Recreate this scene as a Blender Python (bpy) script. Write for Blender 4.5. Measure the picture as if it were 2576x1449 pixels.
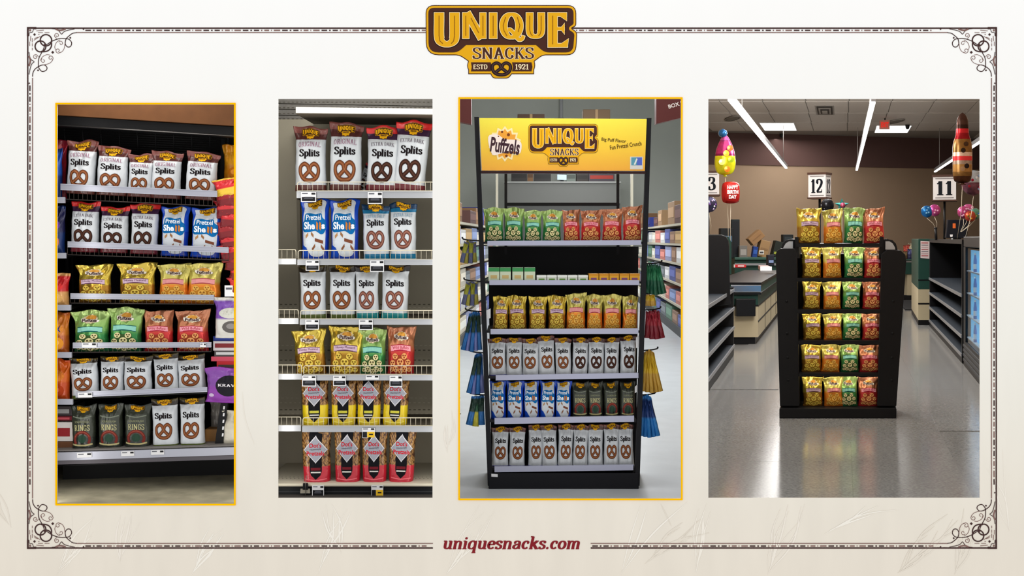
import bpy, bmesh, math, random
from mathutils import Vector, Matrix, noise, geometry

# ------------------------------------------------------------------ clear
for o in list(bpy.data.objects):
    bpy.data.objects.remove(o, do_unlink=True)
SC = bpy.context.scene
COL = SC.collection
R = math.radians
RND = random.Random(7)

# ------------------------------------------------------------------ camera, world, lights, exposure
F, DIST, CX, HY, EYE = 3000.0, 6.0, 1288.0, 600.0, 1.34   # focal px, metres to the wall, principal x, horizon row, eye height
cam = bpy.data.objects.new('camera', bpy.data.cameras.new('camera'))
COL.objects.link(cam)
cam.location = (0, -DIST, EYE)
cam.rotation_euler = (R(90), 0, 0)
cam.data.sensor_width = 36.0
cam.data.lens = 36.0 * F / 2576.0
cam.data.shift_y = -(724.5 - HY) / 2576.0
cam.data.clip_end = 200
SC.camera = cam

world = bpy.data.worlds.new('world'); SC.world = world
world.use_nodes = True
world.node_tree.nodes['Background'].inputs[0].default_value = (1.0, 0.995, 0.985, 1)
world.node_tree.nodes['Background'].inputs[1].default_value = 1.0
SC.view_settings.view_transform = 'Standard'
SC.view_settings.look = 'None'
SC.view_settings.exposure = 0.0
SC.view_settings.gamma = 1.0
SC.view_settings.use_curve_mapping = False

def area(name, loc, rot, sx, sy, power, color=(1, 1, 1)):
    l = bpy.data.lights.new(name, 'AREA'); l.shape = 'RECTANGLE'; l.size = sx; l.size_y = sy
    l.energy = power; l.color = color
    o = bpy.data.objects.new(name, l); COL.objects.link(o)
    o.location = loc; o.rotation_euler = rot
    return o
# unseen area lights added to brighten the shelf bays from above
area('bay_light', (-1.95, .14, 2.30), (R(20), 0, 0), .8, .2, 5.5, (1, .97, .92))
area('bay_light', (-.80, .14, 2.33), (R(20), 0, 0), .7, .2, 5.0, (1, .98, .94))
# unseen upright fill added behind the wall to brighten the two shelf bays
for xx, pw, az in ((-2.335, 2.6, -14), (-1.355, 2.6, 14), (-1.228, 2.4, -14), (-.362, 2.4, 14)):
    area('jamb_light', (xx, .045, 1.0), (R(90), 0, R(az)), .05, 2.0, pw, (1, .98, .94))
area('aisle_light', (.32, .16, 3.0), (R(20), 0, 0), 1.0, .4, 14, (.95, .97, 1))  # added fill light on the front of the rack
for yy in (3.2, 8, 13, 18, 23):
    area('aisle_light', (.45 + yy * .055, yy, 3.8), (0, 0, 0), 1.4, 3.6, 60, (.95, .97, 1))  # added fill along the aisle room, no fixture modelled
for xx, yy in ((2.2, 3.0), (3.3, 7.2), (4.6, 12.0), (5.8, 17.0), (6.8, 21.5)):
    area('checkout_light', (xx, yy, 3.78), (0, 0, R(-15)), 1.6, 3.2, 90, (1, .98, .95))  # added fill besides the modelled troffers and pendants
def fill_point(name, loc, power, color, rad=.35):  # bare point light for fill, no lamp body
    l = bpy.data.lights.new(name, 'POINT'); l.energy = power; l.color = color; l.shadow_soft_size = rad
    o = bpy.data.objects.new(name, l); COL.objects.link(o); o.location = loc; return o
for yy, pw in ((1.6, 95), (6.0, 230), (14.0, 230), (20.0, 230)): fill_point('aisle_globe', (.5 + .05 * yy, yy, 3.2), pw, (.95, .97, 1))  # added to brighten the aisle walls, ceiling and floor
for xx, yy, pw in ((1.95, 1.6, 50), (2.9, 5.2, 220), (3.9, 9.0, 240), (4.9, 13.0, 240)): fill_point('checkout_globe', (xx, yy, 2.95), pw, (1, .98, .95))  # added to brighten the checkout walls and ceiling

# ------------------------------------------------------------------ pixel helpers
def P(px, py, d):
    k = (DIST + d) / F
    return Vector(((px - CX) * k, d, EYE - (py - HY) * k))
def G(px, py, z=0.0):
    k = (EYE - z) / (py - HY)
    return Vector(((px - CX) * k, F * k - DIST, z))
def KD(d): return (DIST + d) / F

# ------------------------------------------------------------------ materials
def lin(c):
    r = []
    for v in c:
        v = v / 255.0
        r.append(v / 12.92 if v <= .04045 else ((v + .055) / 1.055) ** 2.4)
    return (r[0], r[1], r[2], 1.0)
MATS = {}
def mat(name, rgb, rough=.5, metal=0.0, var=0.0, vscale=40, bump=0.0, emit=0.0, alpha=1.0, coat=0.0, trans=0.0, spec=.2):
    if name in MATS: return MATS[name]
    m = bpy.data.materials.new(name); m.use_nodes = True
    nt = m.node_tree; b = nt.nodes['Principled BSDF']
    b.inputs['Base Color'].default_value = lin(rgb)
    b.inputs['Roughness'].default_value = rough
    b.inputs['Metallic'].default_value = metal
    b.inputs['Specular IOR Level'].default_value = spec
    if coat: b.inputs['Coat Weight'].default_value = coat
    if trans: b.inputs['Transmission Weight'].default_value = trans
    if emit:
        b.inputs['Emission Color'].default_value = lin(rgb); b.inputs['Emission Strength'].default_value = emit
    if var or bump:
        tc = nt.nodes.new('ShaderNodeTexCoord'); n = nt.nodes.new('ShaderNodeTexNoise')
        n.inputs['Scale'].default_value = vscale; n.inputs['Detail'].default_value = 4
        nt.links.new(tc.outputs['Object'], n.inputs['Vector'])
        if var:
            mx = nt.nodes.new('ShaderNodeMix'); mx.data_type = 'RGBA'; mx.blend_type = 'MULTIPLY'
            mx.inputs[0].default_value = 1.0
            mr = nt.nodes.new('ShaderNodeMapRange')
            mr.inputs[1].default_value = .3; mr.inputs[2].default_value = .7
            mr.inputs[3].default_value = 1 - var; mr.inputs[4].default_value = 1 + var * .3
            nt.links.new(n.outputs[0], mr.inputs[0])
            mx.inputs[6].default_value = lin(rgb)
            nt.links.new(mr.outputs[0], mx.inputs[7])
            nt.links.new(mx.outputs[2], b.inputs['Base Color'])
        if bump:
            bp = nt.nodes.new('ShaderNodeBump'); bp.inputs['Strength'].default_value = bump
            bp.inputs['Distance'].default_value = .004
            nt.links.new(n.outputs[0], bp.inputs['Height']); nt.links.new(bp.outputs[0], b.inputs['Normal'])
    MATS[name] = m
    return m
def ink(rgb):
    return mat('ink_%d_%d_%d' % tuple(rgb), rgb, .45, spec=.06)

def pouch_mat(name, stops, metal=0.0, rough=.35, linear=False, twist=None):
    """stops: [(v, rgb)] bottom to top along the printed height of the bag."""
    if name in MATS: return MATS[name]
    m = bpy.data.materials.new(name); m.use_nodes = True
    nt = m.node_tree; N = nt.nodes.new; L = nt.links.new
    b = nt.nodes['Principled BSDF']
    uv = N('ShaderNodeUVMap'); uv.uv_map = 'UVMap'
    sep = N('ShaderNodeSeparateXYZ'); L(uv.outputs[0], sep.inputs[0])
    rp = N('ShaderNodeValToRGB'); cr = rp.color_ramp
    cr.interpolation = 'LINEAR' if linear else 'CONSTANT'
    while len(cr.elements) > 1: cr.elements.remove(cr.elements[-1])
    cr.elements[0].position = stops[0][0]; cr.elements[0].color = lin(stops[0][1])
    for v, c in stops[1:]:
        e = cr.elements.new(v); e.color = lin(c)
    L(sep.outputs[1], rp.inputs[0])
    col = rp.outputs[0]
    if twist:                                   # clear window over brown pretzel twists
        vo = N('ShaderNodeTexVoronoi'); vo.inputs['Scale'].default_value = 20
        mp = N('ShaderNodeMapping'); mp.inputs['Scale'].default_value = (1.5, 1.0, 1); mp.inputs['Rotation'].default_value = (0, 0, .7)
        L(uv.outputs[0], mp.inputs[0]); L(mp.outputs[0], vo.inputs['Vector'])
        r2 = N('ShaderNodeValToRGB'); e2 = r2.color_ramp.elements
        e2[0].position = .1; e2[0].color = lin((200, 150, 85)); e2[1].position = .75; e2[1].color = lin((70, 38, 22))
        L(vo.outputs['Distance'], r2.inputs[0])
        mr = N('ShaderNodeMapRange'); mr.inputs[1].default_value = twist; mr.inputs[2].default_value = twist + .02
        L(sep.outputs[1], mr.inputs[0])
        mx = N('ShaderNodeMix'); mx.data_type = 'RGBA'
        L(mr.outputs[0], mx.inputs[0]); L(rp.outputs[0], mx.inputs[6]); L(r2.outputs[0], mx.inputs[7])
        col = mx.outputs[2]
    L(col, b.inputs['Base Color'])
    b.inputs['Metallic'].default_value = metal; b.inputs['Roughness'].default_value = rough
    tc = N('ShaderNodeTexCoord'); n = N('ShaderNodeTexNoise'); n.inputs['Scale'].default_value = 34
    n.inputs['Detail'].default_value = 3; L(tc.outputs['Object'], n.inputs['Vector'])
    bp = N('ShaderNodeBump'); bp.inputs['Strength'].default_value = .45; bp.inputs['Distance'].default_value = .007
    L(n.outputs[0], bp.inputs['Height'])
    # long creases, stronger towards the sealed top
    n2 = N('ShaderNodeTexNoise'); n2.noise_type = 'RIDGED_MULTIFRACTAL'; n2.inputs['Scale'].default_value = 9 if metal > .2 else 7
    n2.inputs['Detail'].default_value = 1.5; n2.inputs['Distortion'].default_value = .6
    mp2 = N('ShaderNodeMapping'); mp2.inputs['Rotation'].default_value = (0, .6, 0); mp2.inputs['Scale'].default_value = (1.6, 1, .8)
    oi = N('ShaderNodeObjectInfo'); ad = N('ShaderNodeVectorMath'); ad.operation = 'ADD'
    L(tc.outputs['Object'], ad.inputs[0]); L(oi.outputs['Random'], ad.inputs[1])
    L(ad.outputs[0], mp2.inputs[0]); L(mp2.outputs[0], n2.inputs['Vector'])
    mv = N('ShaderNodeMapRange'); mv.inputs[1].default_value = .35; mv.inputs[2].default_value = .75; mv.inputs[3].default_value = .25; mv.inputs[4].default_value = 1.0
    L(sep.outputs[1], mv.inputs[0])
    ml = N('ShaderNodeMath'); ml.operation = 'MULTIPLY'; L(n2.outputs[0], ml.inputs[0]); L(mv.outputs[0], ml.inputs[1])
    b2 = N('ShaderNodeBump'); b2.inputs['Strength'].default_value = 1.0 if metal > .2 else .7; b2.inputs['Distance'].default_value = .04 if metal > .2 else .02
    L(ml.outputs[0], b2.inputs['Height']); L(bp.outputs[0], b2.inputs['Normal']); L(b2.outputs[0], b.inputs['Normal'])
    MATS[name] = m
    return m

# ------------------------------------------------------------------ object helpers
def link(name, me, parent=None):
    o = bpy.data.objects.new(name.split('#')[0], me); COL.objects.link(o)
    if parent is not None: o.parent = parent
    return o
def tag(o, label, cat=None, group=None, kind=None):
    if label: o['label'] = label
    if cat: o['category'] = cat
    if group: o['group'] = group
    if kind: o['kind'] = kind
    return o
def empty(name, loc=(0, 0, 0)):
    o = bpy.data.objects.new(name, None); COL.objects.link(o); o.location = loc
    o.empty_display_size = .05
    return o

class MB:
    """collects shapes into one mesh (world coordinates unless built under an Empty)"""
    def __init__(s): s.v = []; s.f = []; s.m = []; s.ml = []; s.smooth = []
    def mi(s, m):
        if m not in s.ml: s.ml.append(m)
        return s.ml.index(m)
    def add(s, vs, fs, m, smooth=False):
        b = len(s.v); s.v += [Vector(v) for v in vs]
        k = s.mi(m)
        for f in fs:
            s.f.append([b + i for i in f]); s.m.append(k); s.smooth.append(smooth)
        return s
    def box(s, a, b, m, bev=0):
        x0, x1 = sorted((a[0], b[0])); y0, y1 = sorted((a[1], b[1])); z0, z1 = sorted((a[2], b[2]))
        return s.hexa([(x0, y0, z0), (x1, y0, z0), (x1, y1, z0), (x0, y1, z0)], [(x0, y0, z1), (x1, y0, z1), (x1, y1, z1), (x0, y1, z1)], m)
    def hexa(s, lo, hi, m):
        n = len(lo)
        fs = [list(range(n))[::-1], [n + i for i in range(n)]]
        for i in range(n):
            j = (i + 1) % n; fs.append([i, j, n + j, n + i])
        return s.add(list(lo) + list(hi), fs, m)
    def prism(s, pts, z0, z1, m):
        return s.hexa([(p[0], p[1], z0) for p in pts], [(p[0], p[1], z1) for p in pts], m)
    def front(s, pts, d0, d1, m):
        """outline in pixels of the photograph on the plane at d0, given real thickness to d1 (parallel extrusion)"""
        w = [P(x, y, d0) for x, y in pts]
        return s.hexa([(p.x, d0, p.z) for p in w], [(p.x, d1, p.z) for p in w], m)
    def tube(s, pts, r, m, n=6, smooth=True, cap=True):
        pts = [Vector(p) for p in pts]; rings = []
        vs = []; fs = []
        for i, p in enumerate(pts):
            t = (pts[min(i + 1, len(pts) - 1)] - pts[max(i - 1, 0)])
            if t.length < 1e-9: t = Vector((0, 0, 1))
            t.normalize()
            a = t.orthogonal().normalized() if abs(t.y) > .9 else t.cross(Vector((0, 1, 0))).normalized()
            b = t.cross(a)
            rr = r[i] if isinstance(r, (list, tuple)) else r
            for k in range(n):
                q = 2 * math.pi * (k + .5) / n
                vs.append(p + a * (math.cos(q) * rr) + b * (math.sin(q) * rr))
        for i in range(len(pts) - 1):
            for k in range(n):
                l = (k + 1) % n
                fs.append([i * n + k, i * n + l, (i + 1) * n + l, (i + 1) * n + k])
        if cap:
            fs.append(list(range(n))[::-1]); fs.append([(len(pts) - 1) * n + k for k in range(n)])
        return s.add(vs, fs, m, smooth)
    def lathe(s, prof, c, m, n=16, sy=1.0, axis='z', sm=True):
        vs = []; fs = []
        for r, z in prof:
            for k in range(n):
                q = 2 * math.pi * k / n
                if axis == 'z': vs.append((c[0] + r * math.cos(q), c[1] + r * sy * math.sin(q), c[2] + z))
                else: vs.append((c[0] + r * math.cos(q), c[1] + z, c[2] + r * math.sin(q)))
        for i in range(len(prof) - 1):
            for k in range(n):
                l = (k + 1) % n; fs.append([i * n + k, i * n + l, (i + 1) * n + l, (i + 1) * n + k])
        return s.add(vs, fs, m, sm)
    def build(s, name, parent=None, loc=None, bev=0):
        me = bpy.data.meshes.new(name)
        off = Vector(loc) if loc is not None else Vector((0, 0, 0))
        me.from_pydata([tuple(v - off) for v in s.v], [], s.f)
        for m in s.ml: me.materials.append(m)
        for p, k, sm in zip(me.polygons, s.m, s.smooth): p.material_index = k; p.use_smooth = sm
        bm = bmesh.new(); bm.from_mesh(me); bmesh.ops.recalc_face_normals(bm, faces=bm.faces)
        if bev:
            bmesh.ops.bevel(bm, geom=[e for e in bm.edges if len(e.link_faces) == 2 and e.calc_face_angle(0) > .6], offset=bev, segments=2, affect='EDGES', profile=.6)
        bm.to_mesh(me); bm.free()
        o = link(name, me, parent)
        if loc is not None: o.location = loc
        return o

# ------------------------------------------------------------------ flat drawing (letters, emblems, prints)
def smooth_path(p, seg=6, closed=False):
    p = [Vector((a[0], a[1])) for a in p]; n = len(p); out = []
    rng = n if closed else n - 1
    for i in range(rng):
        a = p[(i - 1) % n] if (closed or i > 0) else p[0] * 2 - p[1]
        b = p[i]; c = p[(i + 1) % n]
        e = p[(i + 2) % n] if (closed or i + 2 < n) else p[-1] * 2 - p[-2]
        for k in range(seg):
            t = k / seg
            out.append(.5 * ((2 * b) + (c - a) * t + (2 * a - 5 * b + 4 * c - e) * t * t + (3 * b - a - 3 * c + e) * t ** 3))
    if not closed: out.append(p[-1].copy())
    return out

class D2:
    def __init__(s): s.it = []           # (part, material, layer, verts, faces)
    def raw(s, part, m, lay, vs, fs): s.it.append((part, m, lay, [Vector((v[0], v[1])) for v in vs], fs)); return s
    def strip(s, part, m, lay, pts, w, closed=False):
        """w: number, or (thick, thin) of a broad-nib pen"""
        p = [Vector((a[0], a[1])) for a in pts]; n = len(p); vs = []; fs = []
        for i in range(n):
            a = p[i - 1] if (i or closed) else p[0]; b = p[(i + 1) % n] if (i < n - 1 or closed) else p[-1]
            t = b - a
            if t.length < 1e-9: t = Vector((1, 0))
            t.normalize(); nn = Vector((-t.y, t.x))
            ww = w[1] + (w[0] - w[1]) * abs(t.y) ** 1.5 if isinstance(w, tuple) else (w[i] if isinstance(w, list) else w)
            vs += [p[i] + nn * ww / 2, p[i] - nn * ww / 2]
        for i in range(n if closed else n - 1):
            j = (i + 1) % n
            fs.append([2 * i, 2 * i + 1, 2 * j + 1, 2 * j])
        return s.raw(part, m, lay, vs, fs)
    def poly(s, part, m, lay, pts):
        v3 = [Vector((a[0], a[1], 0)) for a in pts]
        tr = geometry.tessellate_polygon([v3])
        return s.raw(part, m, lay, pts, [list(t) for t in tr])
    def ell(s, part, m, lay, cx, cy, rx, ry, n=18):
        return s.poly(part, m, lay, [(cx + rx * math.cos(2 * math.pi * i / n), cy + ry * math.sin(2 * math.pi * i / n)) for i in range(n)])
    def rect(s, part, m, lay, x0, y0, x1, y1): return s.raw(part, m, lay, [(x0, y0), (x1, y0), (x1, y1), (x0, y1)], [[0, 1, 2, 3]])
    def add(s, o, sx, sy, ox, oy, rot=0.0, part=None, lay=0, m=None, bend=0.0):
        c, q = math.cos(rot), math.sin(rot)
        for (pt, mm, l, vs, fs) in o.it:
            nv = []
            for v in vs:
                x, y = v.x * sx, v.y * sy
                y += bend * x * x
                nv.append((ox + x * c - y * q, oy + x * q + y * c))
            s.raw(part or pt, m or mm, l + lay, nv, fs)
        return s
    def bbox(s):
        xs = [v.x for i in s.it for v in i[3]]; ys = [v.y for i in s.it for v in i[3]]
        return min(xs), min(ys), max(xs), max(ys)
    def centre(s):
        a, b, c, d = s.bbox()
        for i in s.it:
            for v in i[3]: v.x -= (a + c) / 2; v.y -= (b + d) / 2
        return s
    def meshes(s, mapper, thick=0.0, maxlen=None, ax=1.0):
        parts = {}
        for it in s.it: parts.setdefault(it[0], []).append(it)
        out = {}
        for pn, its in parts.items():
            vs = []; fs = []; mi = []; ml = []
            for qi, (_, m, lay, v2, f2) in enumerate(its):
                lay = lay + (qi % 61) * .014
                f2 = [list(f) for f in f2]; v2 = list(v2)
                if maxlen:
                    v2, f2 = refine([Vector((q.x * ax, q.y)) for q in v2], f2, maxlen); v2 = [Vector((q.x / ax, q.y)) for q in v2]
                if m not in ml: ml.append(m)
                k = ml.index(m); b = len(vs)
                vs += [tuple(mapper(v.x, v.y, lay)) for v in v2]
                for f in f2: fs.append([b + i for i in f]); mi.append(k)
                if thick:
                    cnt = {}
                    for f in f2:
                        for i in range(len(f)):
                            e = (f[i], f[(i + 1) % len(f)]); cnt[tuple(sorted(e))] = cnt.get(tuple(sorted(e)), 0) + 1
                    b2 = len(vs); vs += [tuple(mapper(v.x, v.y, lay - thick)) for v in v2]
                    for (i, j), q in cnt.items():
                        if q == 1: fs.append([b + i, b + j, b2 + j, b2 + i]); mi.append(k)
            me = bpy.data.meshes.new(pn.split('#')[0]); me.from_pydata(vs, [], fs)
            for m in ml: me.materials.append(m)
            for p, k in zip(me.polygons, mi): p.material_index = k
            if thick:
                bm = bmesh.new(); bm.from_mesh(me); bmesh.ops.recalc_face_normals(bm, faces=bm.faces); bm.to_mesh(me); bm.free()
            out[pn] = me
        return out
def refine(v2, f2, L):
    v = [Vector((a.x, a.y)) for a in v2]; tri = []
    for f in f2:
        for i in range(1, len(f) - 1): tri.append((f[0], f[i], f[i + 1]))
    for _ in range(7):
        mid = {}; nt = []; ch = False
        def mp(a, b):
            k = (min(a, b), max(a, b))
            if k not in mid: v.append((v[a] + v[b]) / 2); mid[k] = len(v) - 1
            return mid[k]
        for a, b, c in tri:
            e = [((v[b] - v[a]).length, 0), ((v[c] - v[b]).length, 1), ((v[a] - v[c]).length, 2)]
            l, w = max(e)
            if l > L:
                ch = True
                if w == 0: m = mp(a, b); nt += [(a, m, c), (m, b, c)]
                elif w == 1: m = mp(b, c); nt += [(a, b, m), (a, m, c)]
                else: m = mp(c, a); nt += [(a, b, m), (m, b, c)]
            else: nt.append((a, b, c))
        tri = nt
        if not ch: break
    return v, [list(t) for t in tri]

# --- a serif alphabet drawn with a broad nib: advance, curves/lines, serifs (x, y, half width)
GL = {
 'S': (.74, ['c', (.62, .76), (.56, .92), (.38, .98), (.18, .92), (.13, .75), (.25, .6), (.46, .48), (.62, .34), (.6, .12), (.38, .02), (.16, .07), (.09, .24)], ['v', .63, .84, .13], ['v', .09, .15, .13]),
 'p': (.72, ['l', (.2, .66), (.2, -.3)], ['c', (.2, .5), (.34, .63), (.5, .62), (.61, .48), (.61, .2), (.5, .05), (.34, .03), (.2, .16)], ['s', .2, -.3, .16], ['s', .12, .65, .1]),
 'l': (.38, ['l', (.19, 1.02), (.19, 0)], ['s', .19, .02, .16], ['s', .11, 1.01, .1]),
 'i': (.38, ['l', (.19, .66), (.19, 0)], ['d', .18, .88, .1], ['s', .19, .02, .16], ['s', .11, .65, .1]),
 't': (.46, ['c', (.2, .88), (.2, .5), (.2, .16), (.28, .03), (.44, .09)], ['s', .22, .64, .2]),
 's': (.56, ['c', (.45, .5), (.4, .61), (.27, .65), (.14, .59), (.13, .46), (.27, .36), (.43, .26), (.44, .1), (.29, .02), (.15, .05), (.09, .15)], ['v', .46, .56, .1], ['v', .08, .1, .1]),
 'u': (.76, ['c', (.18, .66), (.18, .3), (.22, .1), (.36, .03), (.5, .1), (.57, .2)], ['l', (.57, .66), (.57, 0)], ['s', .12, .65, .11], ['s', .5, .65, .1], ['s', .64, .02, .1]),
 'n': (.76, ['l', (.18, .66), (.18, 0)], ['c', (.18, .46), (.3, .61), (.44, .63), (.56, .54), (.57, .3), (.57, 0)], ['s', .11, .65, .1], ['s', .18, .02, .14], ['s', .58, .02, .14]),
 'q': (.74, ['c', (.54, .52), (.44, .64), (.28, .64), (.15, .5), (.12, .3), (.16, .1), (.3, .02), (.44, .06), (.54, .18)], ['l', (.57, .68), (.57, -.3)], ['s', .57, -.3, .15]),
 'e': (.62, ['c', (.12, .35), (.3, .37), (.51, .39), (.49, .56), (.34, .65), (.19, .57), (.11, .33), (.19, .1), (.34, .03), (.53, .13)]),
 'a': (.7, ['c', (.15, .5), (.23, .62), (.38, .64), (.51, .54), (.52, .3), (.52, .09), (.64, .04)], ['c', (.5, .4), (.3, .36), (.15, .26), (.13, .12), (.26, .03), (.4, .07), (.51, .18)], ['d', .17, .49, .08]),
 'c': (.58, ['c', (.5, .5), (.42, .61), (.3, .64), (.17, .54), (.11, .33), (.17, .12), (.32, .03), (.5, .13)], ['d', .47, .5, .09]),
 'k': (.74, ['l', (.19, 1.02), (.19, 0)], ['l', (.2, .28), (.56, .64)], ['l', (.33, .4), (.62, .02)], ['s', .11, 1.01, .1], ['s', .19, .02, .14], ['s', .56, .65, .13], ['s', .62, .02, .13]),
 '.': (.32, ['d', .15, .07, .1]),
 'o': (.68, ['o', .34, .33, .23, .31]),
 'm': (1.12, ['l', (.18, .66), (.18, 0)], ['c', (.18, .46), (.29, .61), (.41, .63), (.52, .54), (.53, .3), (.53, 0)], ['c', (.53, .46), (.64, .61), (.76, .63), (.88, .54), (.89, .3), (.89, 0)], ['s', .11, .65, .1], ['s', .18, .02, .13], ['s', .54, .02, .12], ['s', .9, .02, .13]),
 'U': (.86, ['c', (.2, 1), (.2, .6), (.21, .3), (.28, .1), (.45, .03), (.62, .1), (.69, .3), (.7, .6), (.7, 1)], ['s', .2, .97, .15], ['s', .7, .97, .14]),
 'N': (.92, ['l', (.18, 0), (.18, 1)], ['l', (.17, 1), (.74, 0)], ['l', (.74, 0), (.74, 1)], ['s', .18, .03, .13], ['s', .14, .97, .12], ['s', .74, .97, .13]),
 'I': (.44, ['l', (.22, 0), (.22, 1)], ['s', .22, .03, .16], ['s', .22, .97, .16]),
 'A': (.9, ['l', (.18, 0), (.44, 1)], ['l', (.44, 1), (.74, 0)], ['h', (.28, .36), (.64, .36)], ['s', .18, .03, .14], ['s', .74, .03, .15]),
 'C': (.78, ['c', (.66, .74), (.56, .92), (.4, .97), (.2, .82), (.13, .5), (.2, .18), (.4, .03), (.58, .08), (.68, .26)], ['v', .68, .82, .14], ['d', .62, .24, .1]),
 'K': (.86, ['l', (.2, 0), (.2, 1)], ['h', (.22, .42), (.66, .96)], ['l', (.36, .58), (.72, .02)], ['s', .2, .03, .15], ['s', .2, .97, .15], ['s', .66, .97, .14], ['s', .72, .03, .15]),
 'E': (.74, ['l', (.2, 0), (.2, 1)], ['h', (.1, .96), (.6, .96)], ['h', (.2, .52), (.5, .52)], ['h', (.1, .04), (.62, .04)], ['v', .6, .87, .11], ['v', .5, .52, .09], ['v', .62, .13, .11]),
 'T': (.8, ['l', (.4, 0), (.4, 1)], ['h', (.08, .96), (.72, .96)], ['v', .09, .87, .11], ['v', .71, .87, .11], ['s', .4, .03, .16]),
 'D': (.84, ['l', (.2, 0), (.2, 1)], ['c', (.12, .96), (.4, .97), (.62, .84), (.7, .5), (.62, .16), (.4, .03), (.12, .04)]),
 'O': (.86, ['o', .43, .5, .28, .47]),
 'R': (.86, ['l', (.2, 0), (.2, 1)], ['c', (.1, .96), (.4, .97), (.6, .88), (.6, .66), (.44, .53), (.22, .52)], ['l', (.4, .52), (.7, .02)], ['s', .2, .03, .15], ['s', .72, .03, .12]),
 'G': (.84, ['c', (.66, .74), (.56, .92), (.4, .97), (.2, .82), (.13, .5), (.2, .18), (.4, .03), (.58, .08), (.66, .2)], ['l', (.66, .42), (.66, .06)], ['s', .64, .42, .14], ['v', .68, .82, .14]),
 'L': (.72, ['l', (.2, 0), (.2, 1)], ['h', (.1, .04), (.6, .04)], ['v', .6, .14, .12], ['s', .2, .97, .15]),
 'X': (.88, ['l', (.16, .98), (.72, .02)], ['h', (.18, .03), (.7, .97)], ['s', .16, .97, .15], ['s', .7, .97, .13], ['s', .18, .03, .13], ['s', .72, .03, .15]),
 'V': (.86, ['l', (.16, .98), (.44, .02)], ['h', (.44, .02), (.7, .97)], ['s', .16, .97, .14], ['s', .7, .97, .13]),
 '1': (.62, ['l', (.34, 0), (.34, 1)], ['h', (.12, .8), (.32, .95)], ['s', .34, .03, .22]),
 '2': (.74, ['c', (.14, .72), (.18, .92), (.38, .98), (.58, .9), (.62, .7), (.48, .46), (.24, .2), (.12, .06)], ['h', (.1, .06), (.66, .06)], ['d', .17, .72, .1], ['v', .64, .14, .1]),
 '3': (.72, ['c', (.13, .78), (.2, .94), (.38, .98), (.56, .9), (.58, .7), (.44, .56), (.3, .52)], ['c', (.3, .52), (.5, .5), (.63, .36), (.62, .14), (.42, .02), (.2, .05), (.11, .2)], ['d', .16, .77, .1], ['d', .15, .2, .1]),
 '9': (.7, ['o', .36, .68, .21, .29], ['c', (.57, .7), (.57, .42), (.48, .14), (.2, .02)]),
 ' ': (.4,),
}
def serif(txt, m, part='lettering', thick=.2, thin=.085, lay=0, shear=0.0, arc=0.0, gap=0.0, grow=0.0, track=1.0):
    d = D2(); x = 0
    pos = []
    for ch in txt:
        g = GL[ch]
        for st in g[1:]:
            k = st[0]
            if k == 'c': d.strip(part, m, lay, [(x + a.x, a.y) for a in smooth_path(st[1:], 5)], (thick + grow, thin + grow))
            elif k == 'l':
                a, b = st[1], st[2]
                d.strip(part, m, lay, [(x + a[0], a[1]), (x + b[0], b[1])], thick + grow)
            elif k == 'h': d.strip(part, m, lay, [(x + st[1][0], st[1][1]), (x + st[2][0], st[2][1])], thin * 1.1 + grow)
            elif k == 's': d.rect(part, m, lay, x + st[1] - st[3] - grow / 2, st[2] - thin * .45 - grow / 2, x + st[1] + st[3] + grow / 2, st[2] + thin * .45 + grow / 2)
            elif k == 'v': d.rect(part, m, lay, x + st[1] - thin * .5 - grow / 2, st[2] - st[3] - grow / 2, x + st[1] + thin * .5 + grow / 2, st[2] + st[3] + grow / 2)
            elif k == 'd': d.ell(part, m, lay, x + st[1], st[2], st[3] + grow / 2, st[3] + grow / 2, 10)
            elif k == 'o':
                pts = [(x + st[1] + st[3] * math.cos(2 * math.pi * i / 20), st[2] + st[4] * math.sin(2 * math.pi * i / 20)) for i in range(20)]
                d.strip(part, m, lay, pts, (thick + grow, thin + grow), closed=True)
        pos.append(x); x += g[0] * track + gap
    for it in d.it:
        for v in it[3]: v.x += shear * v.y
    d.width = x; d.pos = pos
    return d
_bf = {}
def sans(txt, m, part='lettering', bold=.0, lay=0):
    """Blender's built-in sans face, cap height 1, starting at x = 0"""
    key = (txt, bold)
    if key not in _bf:
        c = bpy.data.curves.new('t', 'FONT'); c.body = txt; c.size = 1.0; c.offset = bold; c.resolution_u = 3
        o = bpy.data.objects.new('t', c); COL.objects.link(o)
        dg = bpy.context.evaluated_depsgraph_get(); dg.update()
        me = o.evaluated_get(dg).to_mesh()
        vs = [(v.co.x / .69, v.co.y / .69) for v in me.vertices]; fs = [list(p.vertices) for p in me.polygons]
        o.evaluated_get(dg).to_mesh_clear()
        bpy.data.objects.remove(o, do_unlink=True); bpy.data.curves.remove(c)
        _bf[key] = (vs, fs)
    vs, fs = _bf[key]
    return D2().raw(part, m, lay, vs, fs)
def fit(d, src, w, cx, cy, h=None, rot=0.0, part=None, lay=0, bend=0.0):
    """centre src on (cx, cy) with width w (and height h) inside d"""
    src.centre(); a, b, c, e = src.bbox()
    k = w / max(c - a, 1e-6); ky = h / max(e - b, 1e-6) if h else k
    d.add(src, k, ky, cx, cy, rot, part, lay, bend=bend)
    return d

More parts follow.
